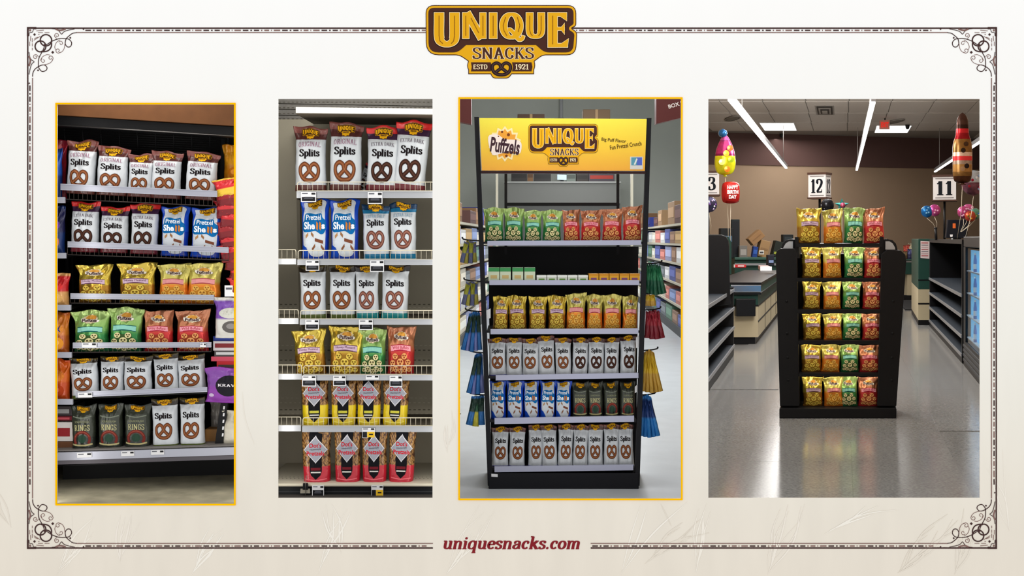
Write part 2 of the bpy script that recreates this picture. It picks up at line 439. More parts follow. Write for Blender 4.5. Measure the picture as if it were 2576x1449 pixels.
# --- pretzel drawing
def pretzel(d, part, cx, cy, w, h, c0, c1, c2, lay=0, dots=False):
    outer = smooth_path([(-.06, .3), (-.26, .42), (-.46, .28), (-.49, 0), (-.38, -.27), (-.16, -.42), (.16, -.42), (.38, -.27), (.49, 0), (.46, .28), (.26, .42), (.06, .3)], 4)
    a1 = smooth_path([(.08, .34), (.03, .12), (-.1, -.04), (-.3, -.24)], 4)
    a2 = smooth_path([(-.08, .34), (-.03, .12), (.1, -.04), (.3, -.24)], 4)
    for lw, col, ly in ((.2, c0, 0), (.145, c1, 1), (.045, c2, 2)):
        for pth in (outer, a1, a2):
            d.strip(part, ink(col), lay + ly, [(cx + p.x * w, cy + p.y * h) for p in pth], lw * (w + h) / 2)
    if dots:
        for i in range(0, len(outer), 4):
            p = outer[i]; d.ell(part, ink((235, 225, 215)), lay + 3, cx + p.x * w, cy + p.y * h, .022 * w, .022 * w, 6)

# --- the brand emblem, drawn in units of its width (0..1, y up, origin at its top left)
BROWN = (74, 44, 36); YEL = (232, 172, 28); CREAM = (250, 232, 190); BLACK = (24, 16, 16)
def emblem(simple=False):
    d = D2(); q = 1 / 2330.0
    def T(pts): return [((x - 125) * q, -(y - 85) * q) for x, y in pts]
    def grow(pts, g):
        n = len(pts); out = []; ar = sum(pts[i][0] * pts[(i + 1) % n][1] - pts[(i + 1) % n][0] * pts[i][1] for i in range(n))
        sg = 1 if ar > 0 else -1
        for i in range(n):
            a, b, c = Vector(pts[i - 1]), Vector(pts[i]), Vector(pts[(i + 1) % n])
            n1 = Vector(((b - a).y, -(b - a).x)).normalized(); n2 = Vector(((c - b).y, -(c - b).x)).normalized()
            nn = (n1 + n2); nn = nn.normalized() * min(1.6, 1 / max(.5, nn.length / 2)) if nn.length > .01 else n1
            out.append(tuple(b + nn * g * sg))
        return out
    def rnd(pts):           # (x, y) or (x, y, radius)
        out = []; n = len(pts)
        for i in range(n):
            p = pts[i]
            if len(p) == 2: out.append((p[0], p[1])); continue
            b = Vector(p[:2]); a = Vector(pts[i - 1][:2]); c = Vector(pts[(i + 1) % n][:2]); r = p[2]
            s0 = b + (a - b).normalized() * r; s1 = b + (c - b).normalized() * r
            for k in range(6):
                t = k / 5; out.append(tuple(s0 * (1 - t) ** 2 + b * 2 * t * (1 - t) + s1 * t * t))
        return out
    out = rnd([(135, 95, 120), (2440, 95, 120), (2440, 400, 30), (2375, 425, 20), (2375, 455, 20), (2455, 500, 50), (2435, 845, 130), (1930, 845, 60), (1795, 945), (1810, 1030, 50), (1788, 1080), (1788, 1138), (1450, 1138),
               (1400, 1205, 40), (1170, 1205, 40), (1135, 1138), (795, 1138), (795, 1080), (770, 1030, 50), (795, 945), (650, 845, 70), (140, 845, 190)])
    d.poly('backing_board', ink(BROWN), 0, T(grow(out, 12)))
    d.poly('gold_face', ink(YEL), 1, T(grow(out, 0)))
    brn = rnd([(165, 125, 90), (2410, 125, 90), (2410, 375, 20), (2340, 425, 20), (2340, 465, 20), (2425, 520, 40), (2400, 815, 110), (1960, 815, 80), (1830, 700), (750, 700), (620, 815, 80), (170, 815, 150)])
    d.poly('brown_panel', ink(BROWN), 2, T(brn))
    if simple:
        pass
    def pen(lay, col, g, part):
        w = lambda a, b: ((a + g) * q, (b + g) * q)
        def S(pts, a, b, sm=True, closed=False, ext=0):
            pts = [tuple(p) for p in pts]
            pp = smooth_path(pts, 5, closed) if sm else [Vector(p) for p in pts]
            if not closed and g:
                t0 = (pp[0] - pp[1]).normalized() * g / 2; t1 = (pp[-1] - pp[-2]).normalized() * g / 2
                pp = [pp[0] + t0] + pp[1:-1] + [pp[-1] + t1]
            d.strip(part, ink(col), lay, T([(p.x, p.y) for p in pp]), w(a, b), closed)
        S([(332, 200), (332, 330), (332, 560), (362, 650), (452, 690), (542, 650), (571, 560), (571, 330), (571, 200)], 152, 84)
        S([(745, 200), (745, 603)], 104, 104, False); S([(1010, 200), (1010, 603)], 100, 100, False); S([(762, 200), (990, 603)], 118, 118, False)
        S([(1168, 200), (1168, 603)], 122, 122, False)
        S([(1450 + 124 * math.cos(t * math.pi / 8), 405 + 178 * math.sin(t * math.pi / 8)) for t in range(16)], 122, 52, True, True)
        S([(1395, 470), (1440, 470), (1505, 545), (1560, 615), (1615, 605), (1635, 555)], 56, 62)
        S([(1732, 200), (1732, 300), (1732, 470), (1756, 545), (1822, 570), (1886, 545), (1910, 470), (1910, 300), (1910, 200)], 112, 62)
        S([(2087, 200), (2087, 738)], 150, 150, False)
        S([(2087, 230), (2305, 230)], 60, 60, False); S([(2087, 450), (2270, 450)], 52, 52, False); S([(2087, 706), (2320, 706)], 62, 62, False)
        for tri in ([(2190, 250), (2306, 205), (2306, 330)], [(2200, 450), (2272, 360), (2272, 540)], [(2200, 690), (2335, 600), (2318, 730)]):
            d.poly(part, ink(col), lay, T(grow(tri, g / 2 * .8)))
    pen(3, BLACK, 34, 'brand_letters'); pen(4, CREAM, 12, 'brand_letters'); pen(5, YEL, -6, 'brand_letters')
    for ln in ([(332, 250), (332, 560), (345, 640), (390, 680)], [(571, 250), (571, 560), (558, 640), (520, 680)], [(745, 250), (745, 560)], [(1010, 250), (1010, 560)], [(825, 285), (945, 515)], [(1168, 250), (1168, 560)],
               [(1360, 270), (1322, 400), (1335, 480), (1380, 560)], [(1540, 270), (1580, 400), (1555, 500)], [(1732, 250), (1732, 470), (1750, 530), (1775, 560)], [(1910, 250), (1910, 470), (1895, 530), (1870, 560)], [(2087, 250), (2087, 690)]):
        d.strip('brand_letters', ink((140, 90, 20)), 6, T(ln), 10 * q)
    sn = serif('SNACKS', ink(CREAM), 'banner_lettering', .17, .07, 2, grow=.09); sn2 = serif('SNACKS', ink(BROWN), 'banner_lettering', .17, .07, 3)
    for s_ in (sn, sn2): d.add(s_, 915 / 4.72 * q, 172 * q, (845 - 125) * q, -(912 - 85) * q)
    for x0, x1 in ((825, 1130), (1460, 1760)):
        d.poly('date_panel' if x0 < 1000 else 'date_panel#2', ink(BROWN), 2, T([(x0, 968), (x1, 968), (x1 + (20 if x1 < 1400 else 15), 1038), (x1, 1108), (x0, 1108), (x0 + (12 if x0 < 1000 else 14), 1038)]))
    fit(d, serif('ESTD', ink(CREAM), 'date_lettering', .2, .1, 3), 215 * q, *T([(972, 1038)])[0])
    fit(d, serif('1921', ink(CREAM), 'date_lettering', .2, .1, 3), 205 * q, *T([(1612, 1038)])[0])
    pretzel(d, 'pretzel_emblem', *T([(1295, 1068)])[0], 285 * q, 215 * q, BLACK, (50, 34, 40), (84, 60, 54), 3)
    return d
EMB = emblem()
def emblem_small():
    """the emblem as it prints on a bag: gold letters over a brown shield"""
    d = D2()
    for it in EMB.it:
        p, m, lay, vs, fs = it
        if p in ('date_lettering', 'date_panel', 'date_panel#2', 'pretzel_emblem', 'banner_lettering'): continue
        if p == 'brand_letters' and lay in (4, 6): continue
        d.raw('emblem', m, lay, vs, fs)
    fit(d, sans('SNACKS', ink(BROWN), 'emblem', .03, 3), .34, .5, -.315)
    return d
EMB_S = emblem_small()

# ------------------------------------------------------------------ snack bags
W0, H0 = .16, .26
def ss(a, b, x):
    t = min(1, max(0, (x - a) / (b - a))); return t * t * (3 - 2 * t)
NU, NV = 24, 34
def bag_grid(style, seed):
    rn = random.Random(seed); ox = rn.uniform(0, 50)
    T = {'block': .085, 'pillow': .085, 'stand': .09}[style]
    us = [math.sin(math.pi / 2 * (-1 + 2 * i / NU)) * .5 + (-1 + 2 * i / NU) * .5 for i in range(NU + 1)]
    vs = [j / NV for j in range(NV + 1)]
    ph = [rn.uniform(0, 6.28) for _ in range(6)]
    def width(u, v):
        if style == 'block': w = .93 - .03 * math.sin(v * 3.1) + .10 * ss(.8, .97, v) + .03 * ss(.08, 0, v)
        elif style == 'stand': w = .9 + .10 * ss(.55, 1, v) - .05 * ss(.1, 0, v)
        else: w = .90 - .03 * math.sin(v * 3.1) + .12 * ss(.72, .97, v) + .03 * ss(.1, 0, v)
        return w * (1 + .02 * math.sin(8 * v + ph[0] + (1.5 if u > 0 else 0)) + .022 * noise.noise(Vector((v * 9, ox, 2 if u > 0 else 5))))
    def th(v):
        if style == 'block': return (.85 + .15 * ss(0, .12, v)) * (1 - .93 * ss(.70, .93, v))
        if style == 'stand': return (1.05 - .4 * v) * (1 - .9 * ss(.82, .99, v))
        return (.62 + .38 * ss(0, .2, v)) * (1 - .95 * ss(.6, .95, v))
    def fold(u, v):
        e = (1 - abs(u) ** 6)
        tw = ss(.5, .8, v) * (1 - ss(.93, 1, v) * .6)
        n1 = noise.noise(Vector((u * 1.7 + ox, v * 2.6, ox)))
        n2 = noise.noise(Vector((u * 4 + ox, v * 3.5 + ox, 3)))
        cr = abs(noise.noise(Vector((u * 3 - v * 2.5 + ox, u * 1.2 + v * 2, ox * .3)))) * 2 - .4
        if style == 'pillow': return e * (.017 * cr * tw * 1.6 + .005 * n2 + .010 * n1 * tw + .003 * n1)
        if style == 'stand': return e * (.004 * n2 + .003 * n1)
        return e * (.010 * cr * tw + .0045 * n2 + .006 * n1)
    front = []; back = []
    for v in vs:
        rf = []; rb = []
        for u in us:
            z = H0 * v
            if v > .8: z += ss(.8, 1, v) * (.006 * math.sin(2.2 * u + ph[1]) + .004 * math.sin(5 * u + ph[2]))
            x = W0 / 2 * u * width(u, v)
            pr = max(0, 1 - abs(u) ** (5 if style != 'pillow' else 3.2)) ** .55
            base = ss(.82, 1, v) * (.010 * math.sin(2 * u + ph[3]) + .006 * math.sin(5 * u + ph[4])) - (.012 * ss(.75, 1, v) if style == 'pillow' else 0)
            y = T / 2 * th(v) * pr
            f = fold(u, v)
            rf.append(Vector((x, base - y + f, z))); rb.append(Vector((x, base + y + f * (0 if abs(u) < 1 else 1) + (.0015 if v > .93 else 0), z)))
        front.append(rf); back.append(rb)
    return us, vs, front, back
def bag_meshes(style, seed, m_pouch, deco, name='pouch'):
    us, vs, front, back = bag_grid(style, seed)
    bm = bmesh.new(); uvl = bm.loops.layers.uv.new('UVMap')
    rows = []
    for j in range(NV + 1):
        ring = [(bm.verts.new(front[j][i]), us[i]) for i in range(NU + 1)] + [(bm.verts.new(back[j][i]), us[i]) for i in range(NU - 1, 0, -1)]
        rows.append(ring)
    n = len(rows[0])
    for j in range(NV):
        for i in range(n):
            k = (i + 1) % n
            f = bm.faces.new((rows[j][i][0], rows[j][k][0], rows[j + 1][k][0], rows[j + 1][i][0])); f.smooth = True
            for lp, (u, v) in zip(f.loops, ((rows[j][i][1], vs[j]), (rows[j][k][1], vs[j]), (rows[j][k][1], vs[j + 1]), (rows[j][i][1], vs[j + 1]))):
                lp[uvl].uv = (u * .5 + .5, min(v, .999))
    for j, vv in ((0, 0.001), (NV, .999)):
        f = bm.faces.new([r[0] for r in rows[j]])
        for lp in f.loops: lp[uvl].uv = (.5, vv)
    bmesh.ops.recalc_face_normals(bm, faces=bm.faces)
    me = bpy.data.meshes.new(name); bm.to_mesh(me); bm.free(); me.materials.append(m_pouch)
    out = {name: me}
    def mapper(u, v, lay):
        u = max(-.985, min(.985, u)); v = max(.004, min(.995, v))
        i = 0
        while i < NU - 1 and us[i + 1] < u: i += 1
        a = (u - us[i]) / (us[i + 1] - us[i]); j = min(NV - 1, int(v * NV)); b = v * NV - j
        p = front[j][i] * (1 - a) * (1 - b) + front[j][i + 1] * a * (1 - b) + front[j + 1][i] * (1 - a) * b + front[j + 1][i + 1] * a * b
        return p + Vector((0, -.0018 - .0018 * ss(.72, .88, v) - .0010 * lay, 0))
    if deco:
        out.update(deco.meshes(mapper, maxlen=.018, ax=ASP))
    return out
# decorations work in bag units: u -1..1 across, v 0..1 up; ASP keeps round things round
ASP = (W0 / 2) / H0
def put(d, src, w, cu, cv, part=None, lay=0, rot=0, h=None, bend=0.0):
    """src drawn isotropically -> bag units"""
    src.centre(); a, b, c, e = src.bbox(); k = w / (c - a)
    ky = (h / ((e - b))) if h else k * ASP
    t = D2().add(src, k, ky, 0, 0)
    d.add(t, 1, 1, cu, cv, rot, part, lay, bend=bend)
def deco_splits(lay2, pz, sub, subcol):
    d = D2()
    lv, sv, tv, pv, ph = ((.945, .80, .66, .36, .34) if lay2 else (.885, .73, .575, .29, .33))
    e = D2().add(EMB_S, 1, 1, 0, 0)
    put(d, e, 1.05, 0, lv, 'emblem')
    if sub:
        put(d, serif(sub, ink(subcol), 'subtitle', .16, .07), 1.45, 0, sv, bend=-.03)
    put(d, serif('Splits', ink((24, 18, 20)), 'wordmark', .27, .12), 1.38, 0, tv, h=.15)
    t = D2(); pretzel(t, 'pretzel_picture', 0, 0, 1.0, .8, *pz)
    put(d, t, 1.4, 0, pv, h=ph)
    return d
PZ_O = ((78, 40, 24), (122, 68, 40), (152, 98, 62)); PZ_D = ((36, 20, 16), (62, 36, 28), (84, 54, 42)); PZ_S = ((84, 44, 36), (122, 72, 60), (158, 112, 96))

def deco_shells():
    d = D2()
    d.poly('white_panel', ink((206, 212, 218)), 0, smooth_path([(-.62, .97), (.62, .97), (.74, .86), (.8, .6), (.8, .25), (.7, .1), (.4, .05), (-.2, .06), (-.5, .16), (-.84, .24), (-.84, .6), (-.74, .86)], 4, True))
    put(d, D2().add(EMB_S, 1, 1, 0, 0), .95, 0, .91, 'emblem', 1)
    blob = smooth_path([(-.66, .76), (-.3, .775), (.1, .755), (.5, .775), (.62, .70), (.82, .65), (.84, .53), (.7, .44), (.45, .425), (.1, .475), (-.4, .46), (-.82, .47), (-.86, .6), (-.74, .66)], 4, True)
    d.poly('title_blob', ink((14, 104, 168)), 1, blob)
    put(d, sans('Pretzel', ink((246, 250, 252)), 'title_lettering', .012), 1.1, -.05, .705, lay=2)
    put(d, sans('She', ink((246, 250, 252)), 'title_lettering', .03), .82, -.36, .565, lay=2, h=.125)
    put(d, sans('s', ink((246, 250, 252)), 'title_lettering', .05), .24, .66, .55, lay=2, h=.08)
    for u in (.2, .42):
        d.strip('shell_picture', ink((196, 120, 50)), 3, [(u, .50), (u + .03, .62)], .13)
    for (u, v, l, a, c) in ((-.55, .40, .22, .5, (176, 130, 84)), (-.15, .415, .22, -.5, (150, 104, 66)), (.35, .31, .62, -.14, (120, 70, 50)), (-.05, .2, .28, .6, (134, 86, 58)), (.62, .19, .3, -.6, (134, 86, 58))):
        dx, dy = math.cos(a) * l / 2, math.sin(a) * l / 2 * ASP * 1.6
        d.strip('shell_picture', ink(c), 1, [(u - dx, v - dy), (u + dx, v + dy)], .055)
    d.poly('blue_corner', ink((22, 70, 176)), 2, [(-.86, .04), (-.86, .24), (-.6, .2), (-.36, .08), (-.4, .04)])
    return d
def deco_rings():
    d = D2()
    put(d, D2().add(EMB_S, 1, 1, 0, 0), 1.0, 0, .905, 'emblem')
    d.strip('pale_band', ink((120, 126, 112)), 0, smooth_path([(-.8, .76), (0, .725), (.8, .76)], 6), .022)
    put(d, sans('SOURDOUGH', ink((150, 152, 120)), 'subtitle', .01), 1.2, 0, .64)
    put(d, serif('RINGS', ink((196, 190, 140)), 'wordmark', .15, .07), 1.3, 0, .51, h=.13)
    r_ = D2()
    r_.strip('ring_picture', ink((112, 44, 38)), 0, [(math.cos(t * math.pi / 10), math.sin(t * math.pi / 10) * .8) for t in range(-2, 13)], .34)
    r_.strip('ring_picture', ink((150, 74, 60)), 1, [(math.cos(t * math.pi / 10), .02 + math.sin(t * math.pi / 10) * .8) for t in range(1, 10)], .1)
    put(d, r_, 1.5, 0, .3)
    d.ell('ring_picture', ink((46, 70, 56)), 0, 0, .27, .34, .09)
    d.strip('pale_band#2', ink((176, 166, 120)), 1, smooth_path([(-.85, .16), (-.3, .135), (.3, .135), (.85, .16)], 5), .035)
    return d
def deco_puff(rib, ribtxt, ring, hole, dark, text=None):
    d = D2()
    # burst emblem with the product word
    pts = []
    for i in range(22):
        a = 2 * math.pi * i / 22; r = 1 if i % 2 else .84
        pts.append((.46 * r * math.cos(a), .80 + .105 * r * math.sin(a)))
    d.poly('burst_emblem', ink((232, 214, 176)), 0, pts)
    d.ell('burst_emblem', ink((222, 160, 70)), 1, .02, .825, .30, .062, 14)
    d.poly('burst_emblem', ink((244, 238, 226)), 2, smooth_path([(-.5, .83), (-.1, .80), (.5, .79), (.48, .735), (0, .735), (-.46, .75)], 3, True))
    put(d, sans('Puffzels', ink((74, 44, 50)), 'wordmark', .03), .84, 0, .775, lay=3, h=.075)
    path = smooth_path([(-.74, .545), (-.4, .56), (0, .568), (.4, .56), (.74, .545)], 5)
    d.strip('ribbon', ink(ribtxt), 0, path, .135); d.strip('ribbon', ink(rib), 1, path, .105)
    if text: put(d, sans(text, ink(ribtxt), 'ribbon_lettering', .0), 1.2, 0, .575, lay=2, h=.06, bend=-.03)
    d.strip('ribbon_lettering', ink(ribtxt), 2, smooth_path([(-.5, .505), (0, .522), (.5, .505)], 4), .016)
    d.ell('dark_bowl', ink(dark), 0, 0, .22, .72, .2, 22)
    rr = random.Random(3)
    for (u, v, s) in ((-.42, .39, .20), (.28, .395, .21), (-.02, .27, .26), (-.6, .25, .2), (.56, .27, .2), (-.35, .13, .22), (.32, .13, .22), (.02, .09, .18), (-.66, .12, .16), (.66, .12, .16)):
        d.ell('puff_picture', ink(dark), 1, u, v - .006, s * 1.1, s * 1.1 * ASP * 1.0, 12)
        d.ell('puff_picture', ink(ring), 2, u, v, s, s * ASP, 12)
        for (hx, hy) in ((-.38, .25), (.38, .25), (0, -.4)):
            d.ell('puff_picture', ink(hole), 3, u + hx * s, v + hy * s * ASP, s * .27, s * .29 * ASP, 8)
    return d
def deco_twist(basecol, namecol, edge):
    d = D2()
    d.poly('label_column', ink((20, 20, 24)), 0, [(-.44, .98), (.44, .98), (.44, .26), (.34, .18), (0, .1), (-.34, .18), (-.44, .26)])
    dm = [(0, .91), (.86, .66), (0, .41), (-.86, .66)]
    def rd(p, k): return smooth_path([q for i in range(4) for q in ((Vector(p[i]) * (1 - k) + Vector(p[i - 1]) * k), (Vector(p[i]) * (1 - k) + Vector(p[(i + 1) % 4]) * k))], 3, True)
    d.poly('diamond_label', ink((214, 212, 216)), 1, rd(dm, .07))
    d.poly('diamond_label', ink((158, 160, 170)), 2, rd([(a * .91, .652 + (b - .652) * .91) for a, b in dm], .07))
    put(d, sans("Dot's", ink((190, 30, 46)), 'title_lettering', .02), .84, 0, .745, lay=3, h=.085)
    put(d, sans('Homestyle', ink((70, 66, 72)), 'title_lettering', .0), .8, 0, .668, lay=3, h=.04, rot=.02)
    put(d, sans('Pretzels', ink((200, 32, 50)), 'title_lettering', .02), 1.3, 0, .595, lay=3, h=.08)
    d.rect('label_lettering', ink(namecol), 1, -.36, .275, .36, .325)
    d.rect('label_lettering', ink((214, 212, 206)), 1, -.36, .225, .36, .25)
    d.strip('base_crease', ink(edge), 1, smooth_path([(-.8, .115), (0, .09), (.8, .115)], 4), .02)
    return d

WHT = (200, 204, 208)
KINDS = {}
def kind(key, style, mat_, deco, nvar=2):
    KINDS[key] = [bag_meshes(style, hash_(key) + 17 * i, mat_, deco) for i in range(nvar)]
def hash_(s): return sum((i + 1) * ord(c) for i, c in enumerate(s)) % 9973
def splits_mat(n, top, band, bottom, v1=.80, v2=.90, vb=.09):
    return pouch_mat('pouch_' + n, [(0, bottom), (vb, WHT), (v1, band), (v2, top)], 0.0, .28)
kind('original', 'block', splits_mat('original', (128, 72, 66), (84, 44, 42), (96, 52, 46)), deco_splits(False, PZ_O, 'ORIGINAL', (150, 110, 130)), 3)
kind('extra_dark', 'block', splits_mat('extra_dark', (214, 44, 44), (58, 32, 58), (110, 36, 44)), deco_splits(False, PZ_D, 'EXTRA DARK', (110, 100, 110)), 2)
kind('extra_salt', 'block', splits_mat('extra_salt', (16, 52, 86), (30, 110, 150), (24, 116, 156), .84, .9, .1), deco_splits(True, PZ_S, 'EXTRA SALT', (140, 170, 190)), 2)
kind('sourdough', 'block', splits_mat('sourdough', (74, 64, 34), (40, 32, 24), (84, 96, 44), .87, .95, .09), deco_splits(True, PZ_O, None, None), 3)
kind('sprouted', 'block', splits_mat('sprouted', (44, 34, 32), (30, 26, 28), (22, 128, 132), .89, .95, .12), deco_splits(True, PZ_S, None, None), 2)
kind('plain_dark', 'block', splits_mat('plain_dark', (92, 60, 52), (66, 36, 36), (150, 40, 50), .88, .95, .05), deco_splits(True, PZ_D, None, None), 2)
kind('plain_original', 'block', splits_mat('plain_original', (132, 84, 72), (84, 50, 44), (110, 110, 190), .88, .95, .03), deco_splits(True, PZ_O, None, None), 3)
kind('shells', 'block', pouch_mat('pouch_shells', [(0, (20, 58, 168)), (.5, (26, 74, 190))], 0, .25), deco_shells(), 2)
kind('rings', 'block', pouch_mat('pouch_rings', [(0, (40, 44, 38)), (.3, (54, 58, 48)), (.95, (38, 42, 36))], 0.1, .3), deco_rings(), 2)
kind('gold', 'pillow', pouch_mat('pouch_gold', [(0, (150, 104, 40)), (.44, (176, 128, 44)), (.5, (212, 184, 70)), (1, (214, 188, 84))], .7, .26, True), deco_puff((206, 176, 196), (96, 56, 76), (226, 196, 84), (120, 92, 30), (150, 110, 36), 'Honey Mustard'), 3)
kind('orange', 'pillow', pouch_mat('pouch_orange', [(0, (206, 112, 30)), (.46, (230, 134, 40)), (.56, (206, 192, 96)), (1, (212, 200, 110))], .45, .30, True), deco_puff((224, 150, 150), (170, 70, 80), (232, 180, 84), (150, 96, 40), (196, 130, 44), None), 3)
kind('green', 'pillow', pouch_mat('pouch_green', [(0, (24, 92, 54)), (.42, (48, 132, 66)), (.62, (136, 180, 96)), (1, (172, 196, 120))], .4, .30, True), deco_puff((142, 204, 188), (24, 96, 92), (226, 216, 160), (90, 80, 50), (60, 84, 44), None), 3)
kind('red', 'pillow', pouch_mat('pouch_red', [(0, (176, 36, 40)), (.46, (200, 50, 48)), (.62, (196, 124, 84)), (1, (190, 126, 94))], .4, .30, True), deco_puff((240, 160, 172), (176, 34, 60), (230, 164, 100), (130, 50, 36), (150, 60, 40), 'Wild Buffalo'), 3)
kind('twist_yellow', 'stand', pouch_mat('pouch_twist_yellow', [(0, (206, 176, 16)), (.3, (222, 194, 28))], 0, .22, True, .42), deco_twist((220, 190, 20), (196, 190, 70), (240, 226, 90)), 2)
kind('twist_red', 'stand', pouch_mat('pouch_twist_red', [(0, (176, 28, 48)), (.3, (196, 40, 56))], 0, .22, True, .34), deco_twist((190, 30, 50), (110, 30, 40), (230, 110, 120)), 2)

LOOK = {'original': 'white pretzel bag with brown top', 'extra_dark': 'white pretzel bag with red top', 'extra_salt': 'white pretzel bag with teal top', 'sourdough': 'white pretzel bag with olive top',
        'sprouted': 'white pretzel bag with teal base', 'plain_dark': 'white bag with dark brown pretzel', 'plain_original': 'white bag with light brown pretzel',
        'shells': 'blue and white pretzel shell bag', 'rings': 'black sourdough ring bag', 'gold': 'gold foil puff bag', 'orange': 'gold and orange foil puff bag', 'green': 'green foil puff bag', 'red': 'copper and red foil puff bag',
        'twist_yellow': 'yellow-based bag with diamond label', 'twist_red': 'red-based bag with diamond label'}
NUM = ['', 'first', 'second', 'third', 'fourth', 'fifth', 'sixth', 'seventh', 'eighth', 'ninth', 'tenth', 'eleventh', 'twelfth', 'thirteenth', 'fourteenth']
ROWN = ['', 'top shelf', 'second shelf', 'third shelf', 'fourth shelf', 'fifth shelf', 'bottom shelf']
def bag(key, rect, d, label, group, roll=0.0, yaw=0.0, var=None, name='snack_bag', pitch=0.0):
    ms = KINDS[key]; ms = ms[(RND.randrange(len(ms)) if var is None else var) % len(ms)]
    x0, y0, x1, y1 = rect
    b = P((x0 + x1) / 2, y1, d); k = KD(d)
    e = empty(name, b)
    sx = (x1 - x0) * k / W0; sz = (y1 - y0) * k / H0
    e.scale = (sx, (sx + sz) / 2 * .92, sz)
    e.rotation_euler = (R(pitch), R(roll), R(yaw))
    for pn, me in ms.items(): link(pn, me, e)
    return tag(e, label, 'bag', group)
def bag_row(row, specs, d, where, group, bottom=None):
    """specs: (kind, x0, y0, x1, y1, roll, yaw)"""
    n = len(specs)
    for i, s in enumerate(specs):
        s = list(s) + [0] * (7 - len(s))
        rp = 'leftmost' if i == 0 else ('rightmost' if i == n - 1 else NUM[i + 1] + ' from left')
        bag(s[0], s[1:5], d, '%s, %s on %s of %s' % (LOOK[s[0]], rp, ROWN[row], where), group, s[5], s[6])

# ================================================================== STRUCTURE
# ------------------------------------------------------------------ cream wall with four openings
def wall_material():
    m = bpy.data.materials.new('printed_paper'); m.use_nodes = True
    nt = m.node_tree; N = nt.nodes.new; L = nt.links.new; b = nt.nodes['Principled BSDF']
    tc = N('ShaderNodeTexCoord'); sp = N('ShaderNodeSeparateXYZ'); L(tc.outputs['Object'], sp.inputs[0])
    mr = N('ShaderNodeMapRange'); mr.inputs[1].default_value = -.36; mr.inputs[2].default_value = 2.54
    L(sp.outputs[2], mr.inputs[0])
    rp = N('ShaderNodeValToRGB'); cr = rp.color_ramp
    cr.elements[0].position = 0; cr.elements[0].color = lin((229, 221, 208))
    cr.elements[1].position = 1; cr.elements[1].color = lin((253, 253, 252))
    for p, c in ((.16, (232, 226, 214)), (.4, (240, 238, 230)), (.7, (247, 246, 242))):
        e = cr.elements.new(p); e.color = lin(c)
    L(mr.outputs[0], rp.inputs[0])
    mp = N('ShaderNodeMapping'); mp.inputs['Scale'].default_value = (3.2, 1, .8); mp.inputs['Rotation'].default_value = (0, .5, 0)
    n = N('ShaderNodeTexNoise'); n.inputs['Scale'].default_value = 2.2; n.inputs['Detail'].default_value = 5
    L(tc.outputs['Object'], mp.inputs[0]); L(mp.outputs[0], n.inputs['Vector'])
    m2 = N('ShaderNodeMapRange'); m2.inputs[1].default_value = .3; m2.inputs[2].default_value = .7; m2.inputs[3].default_value = .965; m2.inputs[4].default_value = 1.02
    L(n.outputs[0], m2.inputs[0])
    # the mottling of the print fades out towards the top
    fd = N('ShaderNodeMapRange'); fd.inputs[1].default_value = .1; fd.inputs[2].default_value = .75; fd.inputs[3].default_value = 1; fd.inputs[4].default_value = .15
    L(mr.outputs[0], fd.inputs[0])
    mx = N('ShaderNodeMix'); mx.data_type = 'RGBA'; mx.blend_type = 'MULTIPLY'
    L(fd.outputs[0], mx.inputs[0]); L(rp.outputs[0], mx.inputs[6]); L(m2.outputs[0], mx.inputs[7])
    L(mx.outputs[2], b.inputs['Base Color'])
    b.inputs['Roughness'].default_value = .9; b.inputs['Specular IOR Level'].default_value = 0.0
    fn = N('ShaderNodeTexNoise'); fn.inputs['Scale'].default_value = 260; L(tc.outputs['Object'], fn.inputs['Vector'])
    bp = N('ShaderNodeBump'); bp.inputs['Strength'].default_value = .05; bp.inputs['Distance'].default_value = .002
    L(fn.outputs[0], bp.inputs['Height']); L(bp.outputs[0], b.inputs['Normal'])
    return m
PAPER = wall_material()
OPEN = [(144, 263, 589, 1267), (700, 249, 1088, 1252.5), (1157, 249, 1713, 1254), (1782, 249, 2465, 1252.5)]
WT = .005
mb = MB()
xs = sorted({-400, 2976} | {v for o in OPEN for v in (o[0], o[2])})
def wbox(x0, y0, x1, y1):
    a, b = P(x0, y1, 0), P(x1, y0, 0)
    mb.box((a.x, 0, a.z), (b.x, WT, b.z), PAPER)
prev = -500
for (x0, y0, x1, y1) in OPEN:
    wbox(prev, -2300, x0, 1700); wbox(x0, -2300, x1, y0); wbox(x0, y1, x1, 1700); prev = x1
wbox(prev, -2300, 3076, 1700)
wall = mb.build('wall_front'); tag(wall, 'cream printed display wall with four tall openings', None, None, 'structure')

def on_wall(x, y, lay): # pixel + layer (millimetres out of the wall)
    p = P(x, y, 0); return Vector((p.x, -.0006 - .0009 * lay, p.z))

# faint wheat ears of the wallpaper print
w = D2(); rr = random.Random(11)
tones = [(222, 213, 198), (241, 236, 226), (236, 229, 216), (226, 217, 204)]
def ear(cx, cy, ang, L, m):
    for i in range(9):
        t = i / 8; a2 = ang + rr.uniform(-.30, .30); l2 = L * rr.uniform(.6, 1.2); st = rr.uniform(0, .3)
        bx, by = cx + math.cos(ang) * L * st, cy - math.sin(ang) * L * st
        ex, ey = bx + math.cos(a2) * l2, by - math.sin(a2) * l2; bend = rr.uniform(-.12, .12) * l2
        pts = smooth_path([(bx, by), ((bx + ex) / 2 + bend * math.sin(a2), (by + ey) / 2 + bend * math.cos(a2)), (ex, ey)], 6)
        if any(o[0] - 12 < p.x < o[2] + 12 and o[1] - 12 < p.y < o[3] + 12 for p in pts for o in OPEN): continue
        n = len(pts); w0 = rr.uniform(1.5, 4.5); w.strip('wheat_print', m, 0, pts, [max(.4, w0 * math.sin(math.pi * min(1, (k + 1) / (n + 1)))) for k in range(n)])
tones = [(226, 218, 205), (238, 232, 221), (235, 228, 217), (239, 234, 224)]
